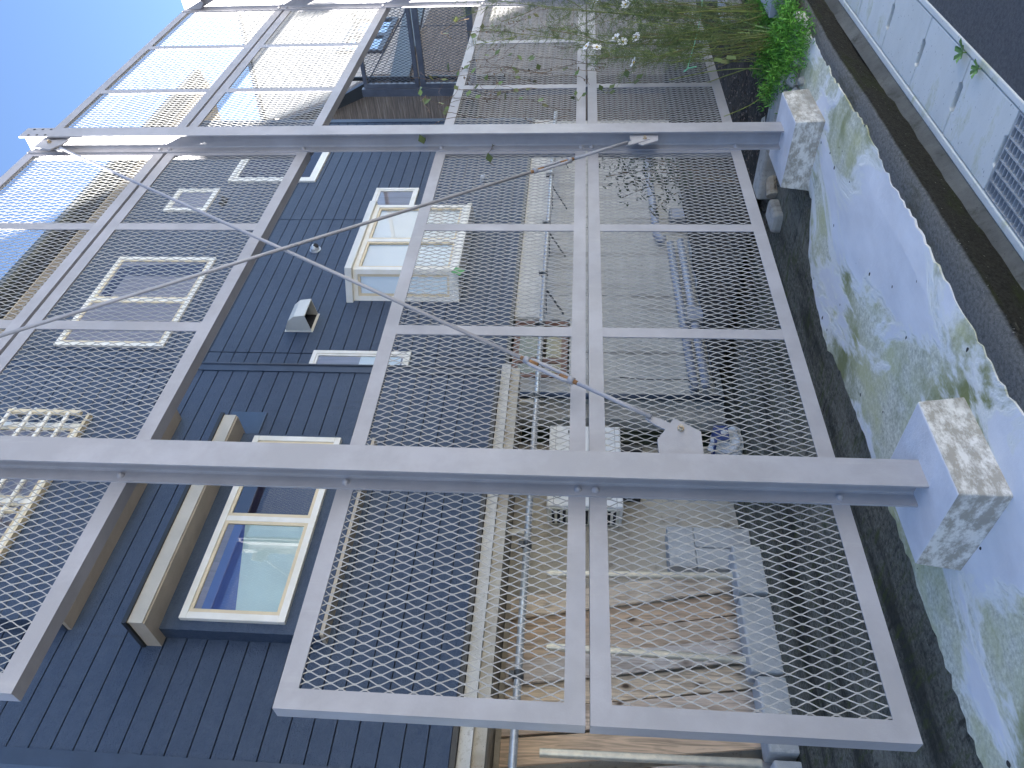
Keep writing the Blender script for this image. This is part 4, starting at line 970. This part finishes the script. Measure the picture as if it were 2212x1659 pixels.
# leaf litter
g_ = MB()
for k in range(2600):
    x = 5.0+3.5*pr_.random()**1.4; y = pr_.uniform(2.2, 4.4) if x > 5.3 else pr_.uniform(2.7, 4.2); z = (.245 if x > 5.3 else .17)+.015*pr_.random()
    leaf(g_, Vector((x, y, z+.008)), rnd3(pr_)*Vector((1, 1, .25))+Vector((.01, 0, 0)), Vector((0, 0, 1))+rnd3(pr_)*.5, pr_.uniform(.02, .05), pr_.uniform(.008, .02))
tag(g_.build('leaf_litter', LITTER, loc=(6, 3, .2), recalc=False), 'dry brown leaf litter over the dark soil', 'leaf litter', kind='stuff')
# shrub behind the mesh
t = thing('dark_shrub', (5.9, 3.35, .2), 'dark leaved shrub spray seen behind the lower mesh panel', 'shrub'); sm = MB(); lf = MB()
for k in range(9):
    e = Vector((pr_.uniform(5.35, 6.3), 3.3+pr_.uniform(-.15, .15), pr_.uniform(1.0, 1.42))); pts = curve((5.95+pr_.uniform(-.1, .1), 3.35, .2), e, (0.1, 0, .1), 10); sm.tube(pts, .004, 5)
    for q in pts[4:]:
        for h in range(7):
            o = rnd3(pr_)*.07; d = Vector((pr_.uniform(-1, .4), pr_.uniform(-.5, .5), pr_.uniform(-.6, .4)))
            leaf(lf, q+o, d, Vector((-.3, -.8, .5))+rnd3(pr_)*.3, pr_.uniform(.045, .085), pr_.uniform(.016, .028))
sm.build('branch', DEADV, t, recalc=False); lf.build('leaves', BUSHL, t, recalc=False)
# weeds in the gutter joint
for c, lab, sc_ in (((3.386, 1.31, 0), 'larger green leafy sprig sprouting from the gutter joint', 1.0), ((3.215, 1.31, 0), 'smaller green leafy sprig in the gutter joint nearer the grating', .75)):
    t = thing('gutter_weed', c, lab, 'weed', 'leafy sprigs in the gutter joint'); lf = MB()
    for k in range(6):
        a_ = 1.0*k+pr_.uniform(-.2, .2); d = Vector((math.cos(a_), math.sin(a_), .55)); p = vec(c)+Vector((0, 0, .01))
        L = sc_*pr_.uniform(.045, .07); W = L*.5; n_ = Vector((0, 0, 1)); d.normalize(); s_ = d.cross(n_).normalized(); kk = len(lf.v)
        lf.v += [tuple(p), tuple(p+d*L*.35+s_*W*.42), tuple(p+d*L*.7+s_*W*.42+Vector((0,0,.003))), tuple(p+d*L-Vector((0,0,.006))), tuple(p+d*L*.7-s_*W*.42+Vector((0,0,.003))), tuple(p+d*L*.35-s_*W*.42), tuple(p+d*L*.5+Vector((0,0,-.004)))]
        lf.f += [(kk, kk+1, kk+6), (kk+1, kk+2, kk+6), (kk+2, kk+3, kk+6), (kk+3, kk+4, kk+6), (kk+4, kk+5, kk+6), (kk+5, kk, kk+6)]
    lf.build('leaves', WEED, t, recalc=False); sm = MB(); sm.tube([(c[0], c[1], -.03), (c[0], c[1], .015)], .003, 6); sm.build('stem', WEED, t)
# pale stones by the far footing
sl_ = ['largest pale stone beside the far footing', 'pale stone touching the kerb', 'small round pale stone on the mortar', 'flat pale stone near the bright ground cover', 'pale stone between the kerb and footing', 'small grey stone by the footing corner']
for k, (x, y, r_) in enumerate(((5.02, 2.10, .055), (5.05, 2.24, .05), (4.94, 2.16, .035), (5.03, 1.99, .045), (5.0, 2.34, .045), (4.90, 2.06, .028))):
    bm = bmesh.new(); bmesh.ops.create_icosphere(bm, subdivisions=3, radius=1); ph = k*1.7
    for v in bm.verts:
        p = v.co; q = 1+.14*math.sin(p.x*3+ph)+.12*math.sin(p.y*4-ph)+.08*math.sin(p.z*6+ph*2)+pr_.uniform(-.03, .03); v.co = Vector((p.x*r_*q*1.15, p.y*r_*q, p.z*r_*q*.75))
    me = bpy.data.meshes.new('stone'); bm.to_mesh(me); bm.free(); me.materials.append(STONE)
    o = bpy.data.objects.new('stone', me); C.objects.link(o); o.location = (x, y, .2+r_*.55); o.rotation_euler = (0, 0, k*1.1); tag(o, sl_[k], 'stone', 'pale stones by the far footing')
# corrugated planter
g_ = MB(); pts = []
nn = 40
for i in range(nn+1):
    x = 5.46+.36*i/nn; pts.append((x, 1.665+(.006 if i % 2 else 0)))
poly = [(x, y, .2) for x, y in pts]+[(5.82, 1.86, .2), (5.46, 1.86, .2)]
g_.prism(poly, (0, 0, .16)); tag(g_.build('planter', CORR), 'grey corrugated planter beside the bright ground cover at the photo edge', 'planter')
# mint twine
g_ = MB(); g_.tube(curve((6.9, 2.05, .62), (5.09, 2.05, .92), (0, -.02, -.03), 12), .0045, 6); g_.tube([(5.05, 2.05, .945), (5.09, 2.045, .915), (5.13, 2.05, .856)], .005, 6)
tag(g_.build('twine', TWINE), 'mint green plastic twine tying the cosmos stems', 'twine')
